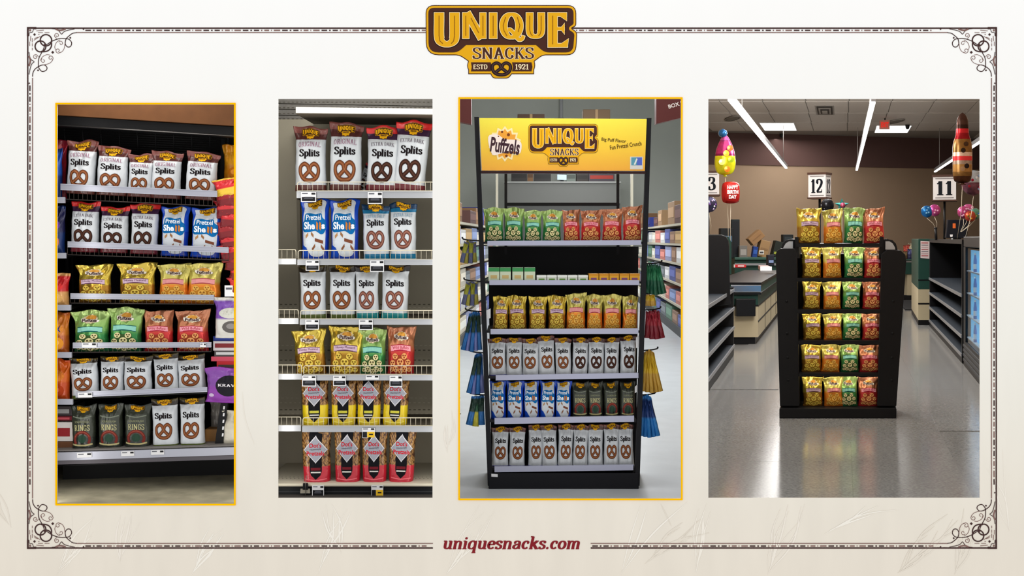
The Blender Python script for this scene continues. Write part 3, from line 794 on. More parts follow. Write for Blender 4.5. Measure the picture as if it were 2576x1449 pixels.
wt = [mat('wheat_%d' % i, c, .9, spec=0.0) for i, c in enumerate(tones)]
for i, (cx, cy, a, l) in enumerate(((30, 1330, 125, 170), (140, 1449, 60, 170), (660, 1300, 128, 220), (800, 1449, 74, 260), (930, 1360, 50, 200), (1120, 1449, 55, 190), (1440, 1330, 110, 180), (1560, 1449, 62, 280),
                                    (1690, 1330, 100, 120), (1750, 1449, 84, 240), (1930, 1449, 70, 200), (2050, 1360, 34, 220), (2250, 1449, 44, 190), (2540, 1340, 110, 220), (300, 1420, 74, 140), (480, 1449, 60, 140), (2400, 1449, 70, 150), (650, 1140, 115, 160), (1125, 1140, 80, 120), (860, 1400, 100, 170), (1620, 1420, 40, 160))):
    ear(cx, cy, R(a), l * .8, wt[i % 4])
for pn, me in w.meshes(on_wall).items(): link(pn, me, wall)

# ------------------------------------------------------------------ border, corner scrolls
INK_B = mat('border_ink', (62, 38, 36), .7); INK_L = mat('border_ink_light', (128, 98, 92), .7)
b = D2()
def seg(part, m, lay, x0, y0, x1, y1, w_): b.strip(part, m, lay, [(x0, y0), (x1, y1)], w_)
for (x0, y0, x1, y1) in ((68, 71, 2508, 71), (68, 1378.5, 1089, 1378.5), (1486, 1378.5, 2508, 1378.5), (70, 68, 70, 1381), (2506, 68, 2506, 1381)):
    seg('outer_line', INK_B, 1, x0, y0, x1, y1, 3.4)
for (x0, y0, x1, y1) in ((192, 82, 2384, 82), (192, 1367, 1089, 1367), (1486, 1367, 2384, 1367), (82, 196, 82, 1254), (2494, 196, 2494, 1254)):
    seg('inner_line', INK_L, 1, x0, y0, x1, y1, 2.2)
for k in range(1, 4):
    pass
def dashes(x0, x1, y, vert=False):
    x = x0; i = 0; pat = (14, 4, 13, 3, 12, 2, 16)
    while x < x1 - 14:
        L_ = pat[i % 7]; m = INK_B if i % 7 < 3 else INK_L
        if vert: seg('dash_row', m, 1, y, x, y, x + L_, 3)
        else: seg('dash_row', m, 1, x, y, x + L_, y, 3)
        x += L_ + 5; i += 1
dashes(215, 2362, 76.5); dashes(215, 1088, 1373.5); dashes(1490, 2362, 1373.5); dashes(215, 1236, 75.5, True); dashes(215, 1236, 2500.5, True)
me_b = b.meshes(on_wall, thick=.6)
trim = link('trim_1', me_b['outer_line']); tag(trim, 'thin dark brown double border line round the wall', None, None, 'structure')
link('inner_line', me_b['inner_line'], trim); link('dash_row', me_b['dash_row'], trim)
def corner():
    c = D2(); k = 280 / 2536.0
    def cc(part, pts, w_, m=INK_B, closed=False, sm=True):
        pts = [(x * k, y * k) for x, y in pts]
        pts = smooth_path(pts, 6, closed) if sm else pts
        c.strip(part, m, 1, pts, w_, closed)
    def spiral(cx, cy, r, a0, turns, dirn, w_, m):
        n = 26; cc('scroll', [(cx + r * (1 - .72 * i / n) * math.cos(a0 + dirn * turns * 6.283 * i / n), cy + r * (1 - .72 * i / n) * math.sin(a0 + dirn * turns * 6.283 * i / n)) for i in range(n)], w_, m, False, False)
    O = 120                              # outer corner of the border in the crop
    # knot of three rings
    cc('knot', [(550 + 130 * math.cos(t), 420 + 128 * math.sin(t)) for t in [i * 6.283 / 18 for i in range(18)]], 3.2, INK_B, True)
    cc('knot', [(425 + 122 * math.cos(t), 560 + 124 * math.sin(t)) for t in [i * 6.283 / 18 for i in range(18)]], 3.2, INK_B, True)
    cc('knot', [(675, 440), (672, 560), (610, 650), (500, 682), (440, 670)], 3.0)
    cc('scroll', [(505, 520), (580, 510), (690, 440), (850, 385), (1020, 385), (1090, 410), (1135, 480), (1110, 560), (1040, 570), (990, 500), (1010, 390), (1090, 310), (1160, 262), (1250, 246)], 2.0)
    cc('scroll', [(505, 520), (505, 590), (460, 690), (410, 780), (382, 870), (380, 1010), (400, 1070), (460, 1130), (545, 1110), (575, 1050), (530, 990), (460, 985), (380, 1020), (300, 1080), (255, 1160), (245, 1250)], 2.0)
    spiral(800, 310, 62, 1.6, 1.3, 1, 1.3, INK_L); spiral(310, 800, 62, 0, 1.3, -1, 1.3, INK_L)
    spiral(890, 490, 55, 3.6, 1.0, 1, 1.2, INK_L); spiral(490, 885, 55, 4.2, 1.0, -1, 1.2, INK_L)
    spiral(825, 655, 62, .6, 1.2, 1, 1.3, INK_L); spiral(655, 825, 62, 1.0, 1.2, -1, 1.3, INK_L)
    cc('scroll', [(870, 410), (790, 470), (752, 560), (765, 640)], 1.2, INK_L); cc('scroll', [(985, 490), (960, 620), (900, 690), (830, 715)], 1.2, INK_L)
    cc('scroll', [(425, 880), (470, 800), (560, 750), (640, 755)], 1.2, INK_L); cc('scroll', [(480, 985), (620, 950), (690, 890), (715, 830)], 1.2, INK_L)
    cc('bracket', [(680, 155), (780, 170), (850, 215), (905, 280), (950, 235), (1040, 195), (1200, 165)], 1.6); cc('bracket', [(165, 690), (180, 790), (215, 860), (280, 910), (235, 950), (195, 1050), (165, 1200)], 1.6)
    cc('bracket', [(770, 165), (870, 195), (1000, 165)], 4, INK_L); cc('bracket', [(165, 780), (195, 880), (165, 1010)], 4, INK_L)
    cc('bracket', [(330, 165), (270, 170), (240, 235), (175, 250), (165, 320)], 1.4); cc('bracket', [(170, 200), (210, 190)], 5, INK_L)
    for (x, y, s) in ((290, 290, 32), (705, 695, 34), (1105, 365, 24), (370, 1105, 24), (1405, 170, 20), (170, 1400, 20)):
        c.poly('stud', INK_B, 1, [((x + s) * k, y * k), (x * k, (y + s) * k), ((x - s) * k, y * k), (x * k, (y - s) * k)])
    for (x0, y0, x1, y1) in ((330, 205, 500, 190), (370, 245, 480, 245), (520, 245, 630, 245), (370, 290, 405, 290), (275, 420, 420, 330), (205, 320, 195, 440), (240, 370, 240, 470), (240, 490, 240, 560), (180, 450, 180, 550), (240, 590, 240, 650), (285, 380, 370, 350)):
        cc('tick', [(x0, y0), (x1, y1)], 1.3, INK_L, False, False)
    c.rect('stud', INK_B, 1, 118 * k, 118 * k, 330 * k, 160 * k); c.rect('stud', INK_B, 1, 118 * k, 118 * k, 158 * k, 330 * k)
    return c
CORN = corner()
for (ox, oy, sx, sy) in ((55, 55, 1, 1), (2521, 55, -1, 1), (55, 1394, 1, -1), (2521, 1394, -1, -1)):
    t = D2().add(CORN, sx, sy, ox, oy)
    for it in t.it: pass
    t.it = [('corner_scroll', i[1], i[2], i[3], i[4]) for i in t.it]
    for pn, me in t.meshes(on_wall, thick=.6).items(): link(pn, me, trim)

# ------------------------------------------------------------------ gold frames round two of the openings
GOLD = mat('gold_frame', (255, 192, 0), .6, spec=0.0)
for (x0, y0, x1, y1), lab in (((144, 263, 589, 1267), 'slim yellow frame round the leftmost opening'), ((1157, 249, 1713, 1254), 'slim yellow frame round the yellow-header display opening')):
    a = empty('picture_frame', P((x0 + x1) / 2, y1, 0)); t = 4
    for (p, q, r_, s_) in ((x0 - t, y0 - t, x1 + t, y0), (x0 - t, y1, x1 + t, y1 + t), (x0 - t, y0, x0, y1), (x1, y0, x1 + t, y1)):
        A, B = P(p, s_, 0), P(r_, q, 0)
        MB().box((A.x, -.006, A.z), (B.x, .0, B.z), GOLD).build('frame_rail', None, a.location, .001).parent = a
    for c in a.children: c.location = (0, 0, 0)
    tag(a, lab, 'frame', 'yellow frames')

# ------------------------------------------------------------------ emblem sign, web address
sign = empty('emblem_sign', P(1260, 198, 0)); tag(sign, 'brown and gold brand emblem sign at the top of the wall', 'sign')
t = D2().add(EMB, 379, -379, 1071, 13.5)
for pn, me in t.meshes(lambda x, y, l: on_wall(x, y, 1.5 + l * 1.2) - sign.location, thick=1.2).items(): link(pn, me, sign)
url = empty('web_address', P(1288, 1383, 0)); tag(url, 'dark red italic serif lettering at the bottom of the wall', 'lettering')
RED = mat('letter_red', (128, 14, 26), .5)
full = serif('uniquesnacks.com', RED, 'letter', .22, .10, 1, shear=.2); a_, b_, c_, d_ = full.bbox(); kx = 343 / (c_ - a_)
x = 0
for ch in 'uniquesnacks.com':
    g = serif(ch, RED, 'letter', .22, .10, 1, shear=.2)
    t = D2().add(g, kx, -30.5, 1116 + (x - a_) * kx, 1381)
    for pn, me in t.meshes(lambda X, Y, l: on_wall(X, Y, l) - url.location, thick=1.0).items(): link('letter', me, url)
    x += GL[ch][0]

# ------------------------------------------------------------------ shells of the bays behind the wall
def quad_wall(name, a, b, z0, z1, m, th=.012, label='plain wall behind the display'):
    a, b = Vector((a[0], a[1])), Vector((b[0], b[1])); t = (b - a).normalized(); n = Vector((-t.y, t.x)) * th
    o = MB().prism([a, b, b + n, a + n], z0, z1, m).build(name); return tag(o, label, None, None, 'structure')
def floor_ceil(name, pts, z, m, th, label):
    o = MB().prism(pts, z - th if name == 'floor' else z, z if name == 'floor' else z + th, m).build(name); return tag(o, label, None, None, 'structure')
def X(px, d): return (px - CX) * KD(d)
Y0 = .013
BAY = mat('bay_black', (16, 15, 16), .8)
BEIGE = mat('bay_beige', (158, 152, 136), .7, var=.06, vscale=3)
# bay 1: dark shelving bay
C1 = mat('polished_concrete', (190, 182, 156), .55, var=.3, vscale=9)
def bay(pxl, pxr, d1, zc, mw, mf, mc, lb):
    pl0, pr0 = X(pxl, 0), X(pxr, 0); pl1, pr1 = X(pxl - 18, d1), X(pxr + 18, d1)
    quad_wall('wall_left', (pl0, Y0), (pl1, d1), 0, zc, mw, .012, 'left side wall of the ' + lb)
    quad_wall('wall_right', (pr1, d1), (pr0, Y0), 0, zc, mw, .012, 'right side wall of the ' + lb)
    quad_wall('wall_back', (pl1, d1), (pr1, d1), 0, zc, mw, .012, 'back wall of the ' + lb)
    floor_ceil('floor', [(pl0, Y0), (pr0, Y0), (pr1, d1), (pl1, d1)], 0, mf, .04, 'floor of the ' + lb)
    floor_ceil('ceiling', [(pl0, Y0), (pr0, Y0), (pr1, d1), (pl1, d1)], zc, mc, .04, 'ceiling of the ' + lb)
bay(92, 640, 1.15, 2.34, BAY, C1, BAY, 'dark leftmost bay')
bay(652, 1122, 1.3, 2.36, BEIGE, mat('dark_floor', (70, 66, 62), .6), mat('bay_ceiling', (150, 148, 142), .8), 'beige shelving bay')
# long store rooms behind openings 3 and 4
GREYW = mat('store_wall', (190, 192, 184), .75, var=.04, vscale=1)
FL3 = mat('pale_floor', (184, 188, 192), .28, var=.08, vscale=5)
d3 = 27.0
pl = [(X(1128, 0), Y0), (X(1128, 1.5), 1.5), (X(960, 2.2), 2.2), (X(1000, d3), d3)]; pr = [(X(1756, 0), Y0), (X(1756, d3), d3)]
quad_wall('wall_left', pl[0], pl[1], 0, 5.6, GREYW, .012, 'left partition of the grocery aisle room')
quad_wall('wall_left', pl[1], pl[2], 0, 5.6, GREYW, .012, 'left corner wall of the grocery aisle room')
quad_wall('wall_left', pl[2], pl[3], 0, 5.6, GREYW, .012, 'long left wall of the grocery aisle room')
quad_wall('wall_right', pr[1], pr[0], 0, 5.6, GREYW, .012, 'long right wall of the grocery aisle room')
quad_wall('wall_back', pl[3], pr[1], 0, 5.6, GREYW, .05, 'grey back wall of the grocery aisle room')
floor_ceil('floor', pl + pr[::-1], 0, FL3, .05, 'pale glossy floor of the grocery aisle')
floor_ceil('ceiling', pl + pr[::-1], 5.6, mat('store_ceiling', (170, 170, 165), .8), .05, 'plain ceiling of the grocery aisle room')
d4 = 24.0
TAUPE = mat('taupe_wall', (150, 128, 106), .8, var=.03, vscale=1); PLUM = mat('plum_band', (84, 62, 58), .8)
ql = [(X(1760, 0), Y0), (X(1760, d4 - 1.3), d4 - 1.3)]; qr = [(X(2560, 0), Y0), (X(2560, d4 + 1.2), d4 + 1.2)]
quad_wall('wall_left', ql[0], ql[1], 0, 3.9, TAUPE, .012, 'long left wall of the checkout room')
quad_wall('wall_right', qr[1], qr[0], 0, 3.9, TAUPE, .012, 'long right wall of the checkout room')
wb = quad_wall('wall_back', ql[1], qr[1], 0, 3.9, TAUPE, .05, 'taupe back wall of the checkout room with plum band')
CZ = EYE + 2.56
vA, vB = Vector((ql[1][0], ql[1][1] - .03)), Vector((qr[1][0], qr[1][1] - .03))
MB().prism([vA, vB, vB + Vector((0, .03)), vA + Vector((0, .03))], EYE + 1.79, CZ, PLUM).build('colour_band', wb)

# ================================================================== BAY 1: black shelving with six rows of bags
STEEL = mat('price_rail_grey', (176, 178, 190), .35, .3); BLK = mat('black_metal', (18, 18, 20), .5); WIRE = mat('dark_wire', (96, 84, 78), .4, .5)
WHITE_TAG = mat('tag_white', (228, 228, 230), .6)
D1 = .34                                      # depth of the shelf fronts
unit = empty('shelf_unit', P(366, 1190, D1)); tag(unit, 'black wire-shelf unit with grey price rails in the leftmost display', 'shelf unit')
def child(mb_, name, par, bev=0): 
    o = mb_.build(name, par, None, bev); o.matrix_parent_inverse = par.matrix_world.inverted() if False else Matrix.Translation(-root_loc(par)); return o
def root_loc(o):
    v = Vector(o.location); p = o.parent
    return v
ROOT = {}
def part(mb_, name, root, par=None, bev=0):
    """mesh given in world coordinates, parented to root (an Empty without rotation) or to one of its parts"""
    off = Vector(root.location)
    o = mb_.build(name, par or root, None, bev)
    me = o.data
    for v in me.vertices: v.co -= off
    return o
# (x0, yTop0, yBot0, x1, yTop1, yBot1) of each price rail; deck drop below the rail
RAILS = [(152, 462, 478, 546, 480, 496, 22), (170, 607, 622, 575, 622, 636, 18), (177, 738, 752, 538, 742, 755, 10), (183, 862, 876, 531, 861, 874, 10), (190, 986, 1000, 521, 974, 986, 2)]
for (x0, a0, b0, x1, a1, b1, drop) in RAILS:
    s = part(MB().front([(x0, b0 + drop), (x1, b1 + drop), (x1, b1 + drop + 2), (x0, b0 + drop + 2)], D1 + .02, D1 + .5, BLK), 'shelf_deck', unit)
    r_ = MB()
    r_.front([(x0, a0), (x1, a1), (x1, b1), (x0, b0)], D1, D1 + .012, STEEL)
    r_.front([(x0, a0), (x1, a1), (x1, a1 + 2), (x0, a0 + 2)], D1 - .006, D1, STEEL)
    r_.front([(x0, b0 - 2.5), (x1, b1 - 2.5), (x1, b1), (x0, b0)], D1 - .006, D1, STEEL)
    part(r_, 'price_rail', unit, s)
    if drop > 5:
        g = MB(); n = int((x1 - x0) / 11)
        for i in range(n + 1):
            f = i / n; xx = x0 + (x1 - x0) * f; yb = b0 + (b1 - b0) * f
            g.tube([P(xx, yb - 1, D1 + .012), P(xx, yb + drop, D1 + .012)], .0012, WIRE, 4)
        g.tube([P(x0, b0 + drop, D1 + .012), P(x1, b1 + drop, D1 + .012)], .0018, WIRE, 4)
        part(g, 'wire_guard', unit, s)
# uprights and back grille
part(MB().front([(168, 380), (176, 380), (196, 1140), (186, 1140)], D1 + .45, D1 + .5, BLK), 'upright', unit)
part(MB().front([(556, 350), (566, 350), (545, 1140), (533, 1140)], D1 + .45, D1 + .5, BLK), 'upright', unit)
gr = MB(); GRL = mat('grille_wire', (58, 58, 60), .4, .6)
for i in range(12): gr.tube([P(150, 318 + i * 6, D1 + .62), P(585, 340 + i * 5.4, D1 + .62)], .0022, GRL, 4)
for i in range(10): gr.tube([P(160 + i * 46, 314, D1 + .62), P(168 + i * 45, 400, D1 + .62)], .0028, GRL, 4)
part(gr, 'back_grille', unit)
part(MB().front([(120, 290), (630, 322), (630, 347), (120, 315)], D1 + .02, D1 + .12, BLK), 'canopy', unit)
part(MB().tube([P(120, 313, D1 + .02), P(620, 344, D1 + .02)], .004, mat('canopy_edge', (120, 118, 116), .3, .8), 6), 'canopy_edge', unit)
# base shelf and kick plate
bs = part(MB().front([(110, 1134), (634, 1118), (634, 1121), (110, 1137)], D1 - .01, D1 + .55, mat('base_deck', (120, 116, 112), .5)), 'base_shelf', unit)
part(MB().front([(110, 1140), (634, 1124), (634, 1143), (110, 1160)], D1 - .03, D1 - .012, STEEL), 'price_rail', unit, bs)
part(MB().front([(110, 1160), (634, 1143), (634, 1154), (110, 1170)], D1 - .026, D1 - .01, mat('rail_shadow', (92, 88, 94), .4)), 'rail_lip', unit, bs)  # darker grey strip below the price rail
kp = MB(); zf = 0; kd0, kd1 = .63, .80
a, b_ = P(110, 1172, D1 + .02), P(634, 1150, D1 + .02); kp.hexa([(a.x, kd0, 0), (b_.x, kd1, 0), (b_.x, .86, 0), (a.x, .86, 0)], [(a.x, kd0, a.z), (b_.x, kd1, b_.z), (b_.x, .86, b_.z), (a.x, .86, a.z)], BLK)
kp.hexa([(a.x, D1 + .01, a.z - .004), (b_.x, D1 + .01, b_.z - .004), (b_.x, .86, b_.z - .004), (a.x, .86, a.z - .004)], [(a.x, D1 + .01, a.z), (b_.x, D1 + .01, b_.z), (b_.x, .86, b_.z), (a.x, .86, a.z)], BLK)
part(kp, 'kick_plate', unit)
# wooden soffit at the top
sof = MB().front([(96, 190), (634, 190), (634, 319), (96, 286)], D1 - .02, D1 + .06, mat('soffit_wood', (98, 62, 34), .6, var=.15, vscale=14)).build('trim_2')
tag(sof, 'brown wooden soffit above the leftmost shelves', None, None, 'structure')

W1 = 'leftmost display'
DB = D1 + .075
bag_row(1, [('original', 165, 354, 241, 488, 3), ('original', 240, 370, 322, 492, 3), ('original', 319, 388, 386, 496, 3), ('original', 377, 382, 456, 500, 3), ('original', 462, 384, 546, 503, 4)], DB, W1, 'bags of the leftmost display')
bag_row(2, [('extra_dark', 176, 507, 250, 634, 2), ('extra_dark', 250, 520, 324, 636, 2), ('extra_dark', 326, 513, 399, 639, 2), ('shells', 403, 520, 475, 644, 2), ('shells', 477, 523, 558, 648, 3)], DB, W1, 'bags of the leftmost display')
bag_row(3, [('gold', 194, 666, 285, 761, 0), ('gold', 297, 662, 396, 762, 0), ('orange', 397, 664, 480, 763, 1), ('orange', 468, 662, 560, 764, 1)], DB, W1, 'bags of the leftmost display')
bag_row(4, [('green', 184, 782, 281, 885, -1), ('green', 271, 775, 361, 885, 2), ('red', 361, 780, 440, 884, 0), ('red', 441, 780, 530, 884, 0)], DB, W1, 'bags of the leftmost display')
bag_row(5, [('sourdough', 180, 900, 254, 1001, -4), ('sourdough', 252, 896, 314, 998, 0), ('sourdough', 311, 896, 386, 996, -1), ('sourdough', 389, 889, 455, 991, -3), ('sourdough', 449, 892, 523, 988, -4)], DB, W1, 'bags of the leftmost display')
bag_row(6, [('rings', 181, 1018, 245, 1133, -1), ('rings', 247, 1016, 312, 1131, 0), ('rings', 313, 1016, 382, 1129, 0), ('sourdough', 384, 1003, 453, 1127, -2), ('sourdough', 453, 1000, 519, 1125, -1)], DB - .01, W1, 'bags of the leftmost display')
# price tags on the rails
def price_tag(x0, y0, x1, y1, d, label, black=0.0, yellow=False, tilt=0.0, grp='price tags'):
    a = empty('price_tag', P((x0 + x1) / 2, y1, d))
    k = KD(d); W_, H_ = (x1 - x0) * k, (y1 - y0) * k
    def fb(u0, v0, u1, v1, m, y): 
        return MB().box((-W_ / 2 + W_ * u0, y, H_ * v0), (-W_ / 2 + W_ * u1, y + .0012, H_ * v1), m)
    fb(0, 0, 1, 1, WHITE_TAG, 0).build('card', a)
    dk = mat('tag_black', (24, 24, 28), .5); ln = mat('tag_print', (90, 92, 100), .6)
    t0 = black
    fb(.08, t0 + .62 * (1 - t0), .45, t0 + .8 * (1 - t0), ln, -.0012).build('printed_line', a); fb(.7, t0 + .5 * (1 - t0), .95, t0 + .85 * (1 - t0), dk, -.0012).build('price_print', a)
    if black:
        if yellow:
            fb(.04, .06, .38, black, dk, -.0012).build('black_field', a); fb(.4, .06, .98, black, mat('tag_yellow', (236, 190, 40), .5), -.0012).build('yellow_field', a)
            fb(.55, .3, .85, .42, dk, -.0024).build('price_print', a)
        else:
            fb(.06, .08, .94, black, dk, -.0012).build('black_field', a)
            fb(.2, .3, .8, .38, ln, -.0024).build('printed_line', a); fb(.25, .44, .75, .5, ln, -.0024).build('printed_line', a)
    a.rotation_euler = (0, R(tilt), 0)
    return tag(a, label, 'price tag', grp)
price_tag(206, 862, 243, 874, D1 - .008, 'white price tag under the left green puff bag', tilt=0)
price_tag(503, 863, 518, 873, D1 - .008, 'small white price tag under the rightmost red puff bag of leftmost display')
price_tag(196, 988, 232, 1000, D1 - .008, 'white price tag at the left end of the fifth rail, leftmost display', tilt=-1)
for i, (x0, x1, y0) in enumerate(((194, 231, 1139), (305, 338, 1135), (380, 413, 1132))):
    price_tag(x0, y0, x1, y0 + 12, D1 - .034, '%s of three white price tags on the bottom rail, leftmost display' % ('leftmost', 'middle', 'rightmost')[i], tilt=-2)

# neighbouring products at both sides of the dark bay
def pouch_thing(name, rect, d, rgb, rgb2, label, cat='bag', roll=0, deco=None, rough=.3, style='pillow', group=None):
    m = pouch_mat('pouch_%s_%s' % ('_'.join(map(str, rgb)), '_'.join(map(str, rgb2))), [(0, rgb2), (.45, rgb2), (.5, rgb), (.9, rgb), (.95, rgb2)], .1, rough, True)
    key = (m.name, style, id(deco))
    if key not in PCACHE: PCACHE[key] = bag_meshes(style, hash_(m.name) + 5, m, deco)
    x0, y0, x1, y1 = rect; k = KD(d); e = empty(name, P((x0 + x1) / 2, y1, d))
    sx = (x1 - x0) * k / W0; sz = (y1 - y0) * k / H0; e.scale = (sx, min(.9, (sx + sz) / 2), sz); e.rotation_euler = (0, R(roll), 0)
    for pn, me in PCACHE[key].items(): link(pn, me, e)
    return tag(e, label, cat, group)
PCACHE = {}
def blob_deco(c1, c2, txt=None, tc=(255, 255, 255)):
    d = D2(); d.ell('printed_oval', ink(c1), 0, 0, .62, .72, .13, 18); d.ell('food_picture', ink(c2), 0, .1, .28, .6, .15, 16)
    d.ell('food_picture', ink(tuple(min(255, v + 40) for v in c2)), 1, .05, .3, .3, .07, 12)
    if txt: put(d, sans(txt, ink(tc), 'lettering', .03), 1.0, 0, .62, lay=1)
    return d
ls = empty('shelf_unit', P(120, 1190, D1)); tag(ls, 'neighbouring shelf unit cut off at the left edge of the leftmost display', 'shelf unit')
for (ya, yb, xr) in ((496, 511, 163), (636, 650, 166), (767, 781, 178), (886, 900, 180), (1004, 1018, 183)):
    s = part(MB().front([(84, ya + 8), (xr, ya + 8), (xr, ya + 11), (84, ya + 11)], D1 + .02, D1 + .45, BLK), 'shelf_deck', ls)
    part(MB().front([(84, ya), (xr, ya), (xr, yb), (84, yb)], D1, D1 + .012, STEEL), 'price_rail', ls, s)
part(MB().front([(160, 370), (166, 370), (182, 1140), (174, 1140)], D1 + .4, D1 + .44, BLK), 'upright', ls)
pouch_thing('chip_bag', (92, 372, 160, 504), DB, (30, 70, 150), (18, 40, 92), 'blue chip bag at the left edge beside the top shelf', deco=blob_deco((230, 230, 240), (60, 110, 190)))
pouch_thing('chip_bag', (84, 352, 172, 372 + 130), DB + .12, (190, 40, 60), (150, 30, 50), 'red bag behind the blue chip bag at the left edge')
pouch_thing('chip_bag', (98, 520, 168, 643), DB, (30, 30, 70), (20, 44, 96), 'navy snack bag with purple panel at the left edge', deco=blob_deco((120, 70, 170), (190, 110, 90)))
pouch_thing('chip_bag', (104, 688, 178, 774), DB, (196, 36, 40), (214, 160, 96), 'red and tan snack bag at the left edge beside third rail', deco=blob_deco((224, 60, 60), (230, 180, 110)))
pouch_thing('chip_bag', (112, 786, 178, 893), DB, (196, 112, 34), (170, 84, 26), 'orange snack bag with blue letters at the left edge', deco=blob_deco((220, 140, 60), (230, 150, 50), 'MIX', (30, 50, 140)))
pouch_thing('chip_bag', (112, 903, 180, 1011), DB, (200, 92, 24), (186, 70, 22), 'plain orange snack bag at the left edge above lowest rail', deco=blob_deco((210, 120, 50), (170, 60, 24)))
for i, (y0, y1, c) in enumerate(((1022, 1046, (64, 58, 60)), (1047, 1058, (112, 34, 44)), (1062, 1110, (220, 214, 210)))):
    p0, p1 = P(112, y1, DB), P(181 + i, y0, DB)
    e = empty('snack_carton', ((p0.x + p1.x) / 2, DB, p0.z)); hx, hz = (p1.x - p0.x) / 2, p1.z - p0.z
    MB().box((-hx, 0, 0), (hx, .2, hz), mat('carton_%d' % i, c, .5)).build('carton_body', e, None, .003)
    MB().box((-hx * .7, -.001, hz * .25), (hx * .8, 0, hz * .7), mat('carton_print_%d' % i, ((150, 150, 150), (190, 80, 90), (150, 40, 46))[i], .5)).build('printed_panel', e)
    tag(e, ('dark grey flat carton on top at the lower left edge', 'thin dark red carton between two others at lower left edge', 'white carton with red print at the lower left edge')[i], 'carton')
p0, p1 = P(112, 1136, DB), P(183, 1111, DB)
e = empty('shelf_tray', ((p0.x + p1.x) / 2, DB, p0.z)); MB().box((-.07, 0, 0), ((p1.x - p0.x) / 2, .25, p1.z - p0.z), mat('tray_brown', (112, 74, 50), .7, var=.1)).build('tray_body', e, None, .003)
MB().box((-.06, -.002, .012), (.05, 0, .02), WHITE_TAG).build('tray_strip', e); tag(e, 'brown cardboard tray under the cartons at lower left edge', 'tray')
# right edge: hanging red packs, purple bags, cartons
pouch_thing('chip_bag', (560, 366, 622, 462), DB + .1, (206, 140, 24), (190, 120, 16), 'orange-yellow bag at the right edge beside the top shelf', deco=blob_deco((214, 150, 40), (190, 110, 20)))
rr = random.Random(4)
for i in range(11):
    y = 448 + i * 27
    x0 = 545 + max(0, (i - 4)) * 6 + rr.uniform(-4, 4)
    c = [(196, 30, 38), (150, 22, 30), (206, 44, 50)][i % 3]
    pouch_thing('candy_pack', (x0, y, x0 + 74, y + 46), DB - .03 + .006 * (i % 3), c if i else (206, 30, 40), (232, 190, 60) if i == 0 else (120, 18, 26), ('red and yellow candy pack topmost of the hanging strip at the right edge' if i == 0 else '%s red candy pack down the hanging strip at the right edge' % NUM[i + 1]), 'candy pack', roll=rr.uniform(-14, 10), group='red hanging candy packs')
e = empty('hang_strip', P(592, 760, DB + .03)); MB().box((-.008, 0, 0), (.008, .002, .66), mat('strip_plastic', (60, 60, 64), .4)).build('strip_band', e)
MB().lathe([(0, 0), (.014, .004), (.014, .012), (0, .016)], (0, 0, .655), mat('strip_plastic', (60, 60, 64), .4), 10).build('hook', e)
tag(e, 'narrow dark plastic strip the red candy packs hang from', 'hang strip')
def carton(name, rect, d, dep, c, label, stripe=None, cat='carton'):
    p0, p1 = P(rect[0], rect[3], d), P(rect[2], rect[1], d); e = empty(name, ((p0.x + p1.x) / 2, d, p0.z)); hx, hz = (p1.x - p0.x) / 2, p1.z - p0.z
    MB().box((-hx, 0, 0), (hx, dep, hz), mat('carton_%d_%d_%d' % c, c, .45)).build('carton_body', e, None, .002)
    if stripe: MB().box((-hx * .9, -.0012, hz * .3), (hx * .9, 0, hz * .75), mat('carton_%d_%d_%d' % stripe, stripe, .45)).build('printed_panel', e)
    return tag(e, label, cat)
price_tag(565, 718, 606, 746, DB - .05, 'large white shelf tag at the right edge beside third shelf', grp='price tags')
pouch_thing('jerky_bag', (537, 748, 630, 850), DB - .04, (112, 64, 160), (206, 204, 196), 'white bag with purple top at the right edge', deco=blob_deco((200, 200, 190), (96, 92, 90)))
for i, (y0, y1, c, s, x0) in enumerate(((823, 838, (96, 90, 92), None, 552), (838, 846, (116, 66, 170), (150, 100, 200), 546), (846, 858, (30, 44, 110), (50, 70, 150), 536), (858, 882, (196, 188, 190), (120, 40, 44), 536), (882, 897, (70, 66, 66), (190, 190, 190), 539), (897, 909, (190, 70, 90), None, 531), (909, 943, (176, 34, 44), (70, 58, 50), 545))):
    carton('snack_carton', (x0, y0, 630, y1), DB - .03, .16, c, '%s carton in the stack at the right edge, %s from the top' % (('grey', 'purple', 'navy', 'white and red', 'dark grey', 'pink', 'red')[i], NUM[i + 1]), s)
kd = D2(); kd.ell('round_label', ink((34, 32, 38)), 0, .1, .5, .62, .3, 24); put(kd, serif('KRAVE', ink((214, 210, 214)), 'lettering', .2, .09), 1.0, .1, .52, lay=1); kd.ell('round_label', ink((190, 170, 200)), 0, -.72, .22, .14, .05, 12)
pouch_thing('jerky_bag', (513, 926, 630, 1012), DB - .06, (120, 62, 150), (132, 52, 156), 'purple bag with round black label at the right edge', deco=kd, roll=2)
sl = part(MB().front([(556, 1006), (574, 1006), (560, 1120), (540, 1120)], D1 + .05, D1 + .09, BLK), 'slotted_upright', unit)
for i in range(5): part(MB().front([(562 - i * .8, 1022 + i * 17), (566 - i * .8, 1022 + i * 17), (565 - i * .8, 1030 + i * 17), (561 - i * .8, 1030 + i * 17)], D1 + .048, D1 + .05, WHITE_TAG), 'slot', unit, sl)
pouch_thing('jerky_bag', (556, 1030, 630, 1122), DB, (196, 190, 172), (206, 200, 184), 'plain cream bag at the lower right edge of leftmost display')
carton('snack_carton', (516, 1080, 546, 1122), DB + .06, .14, (150, 108, 60), 'tan carton at the right end of the bottom shelf, leftmost display')
pouch_thing('jerky_bag', (528, 1004, 570, 1080), DB + .16, (176, 170, 160), (150, 144, 136), 'grey bag behind the slotted upright, leftmost display')

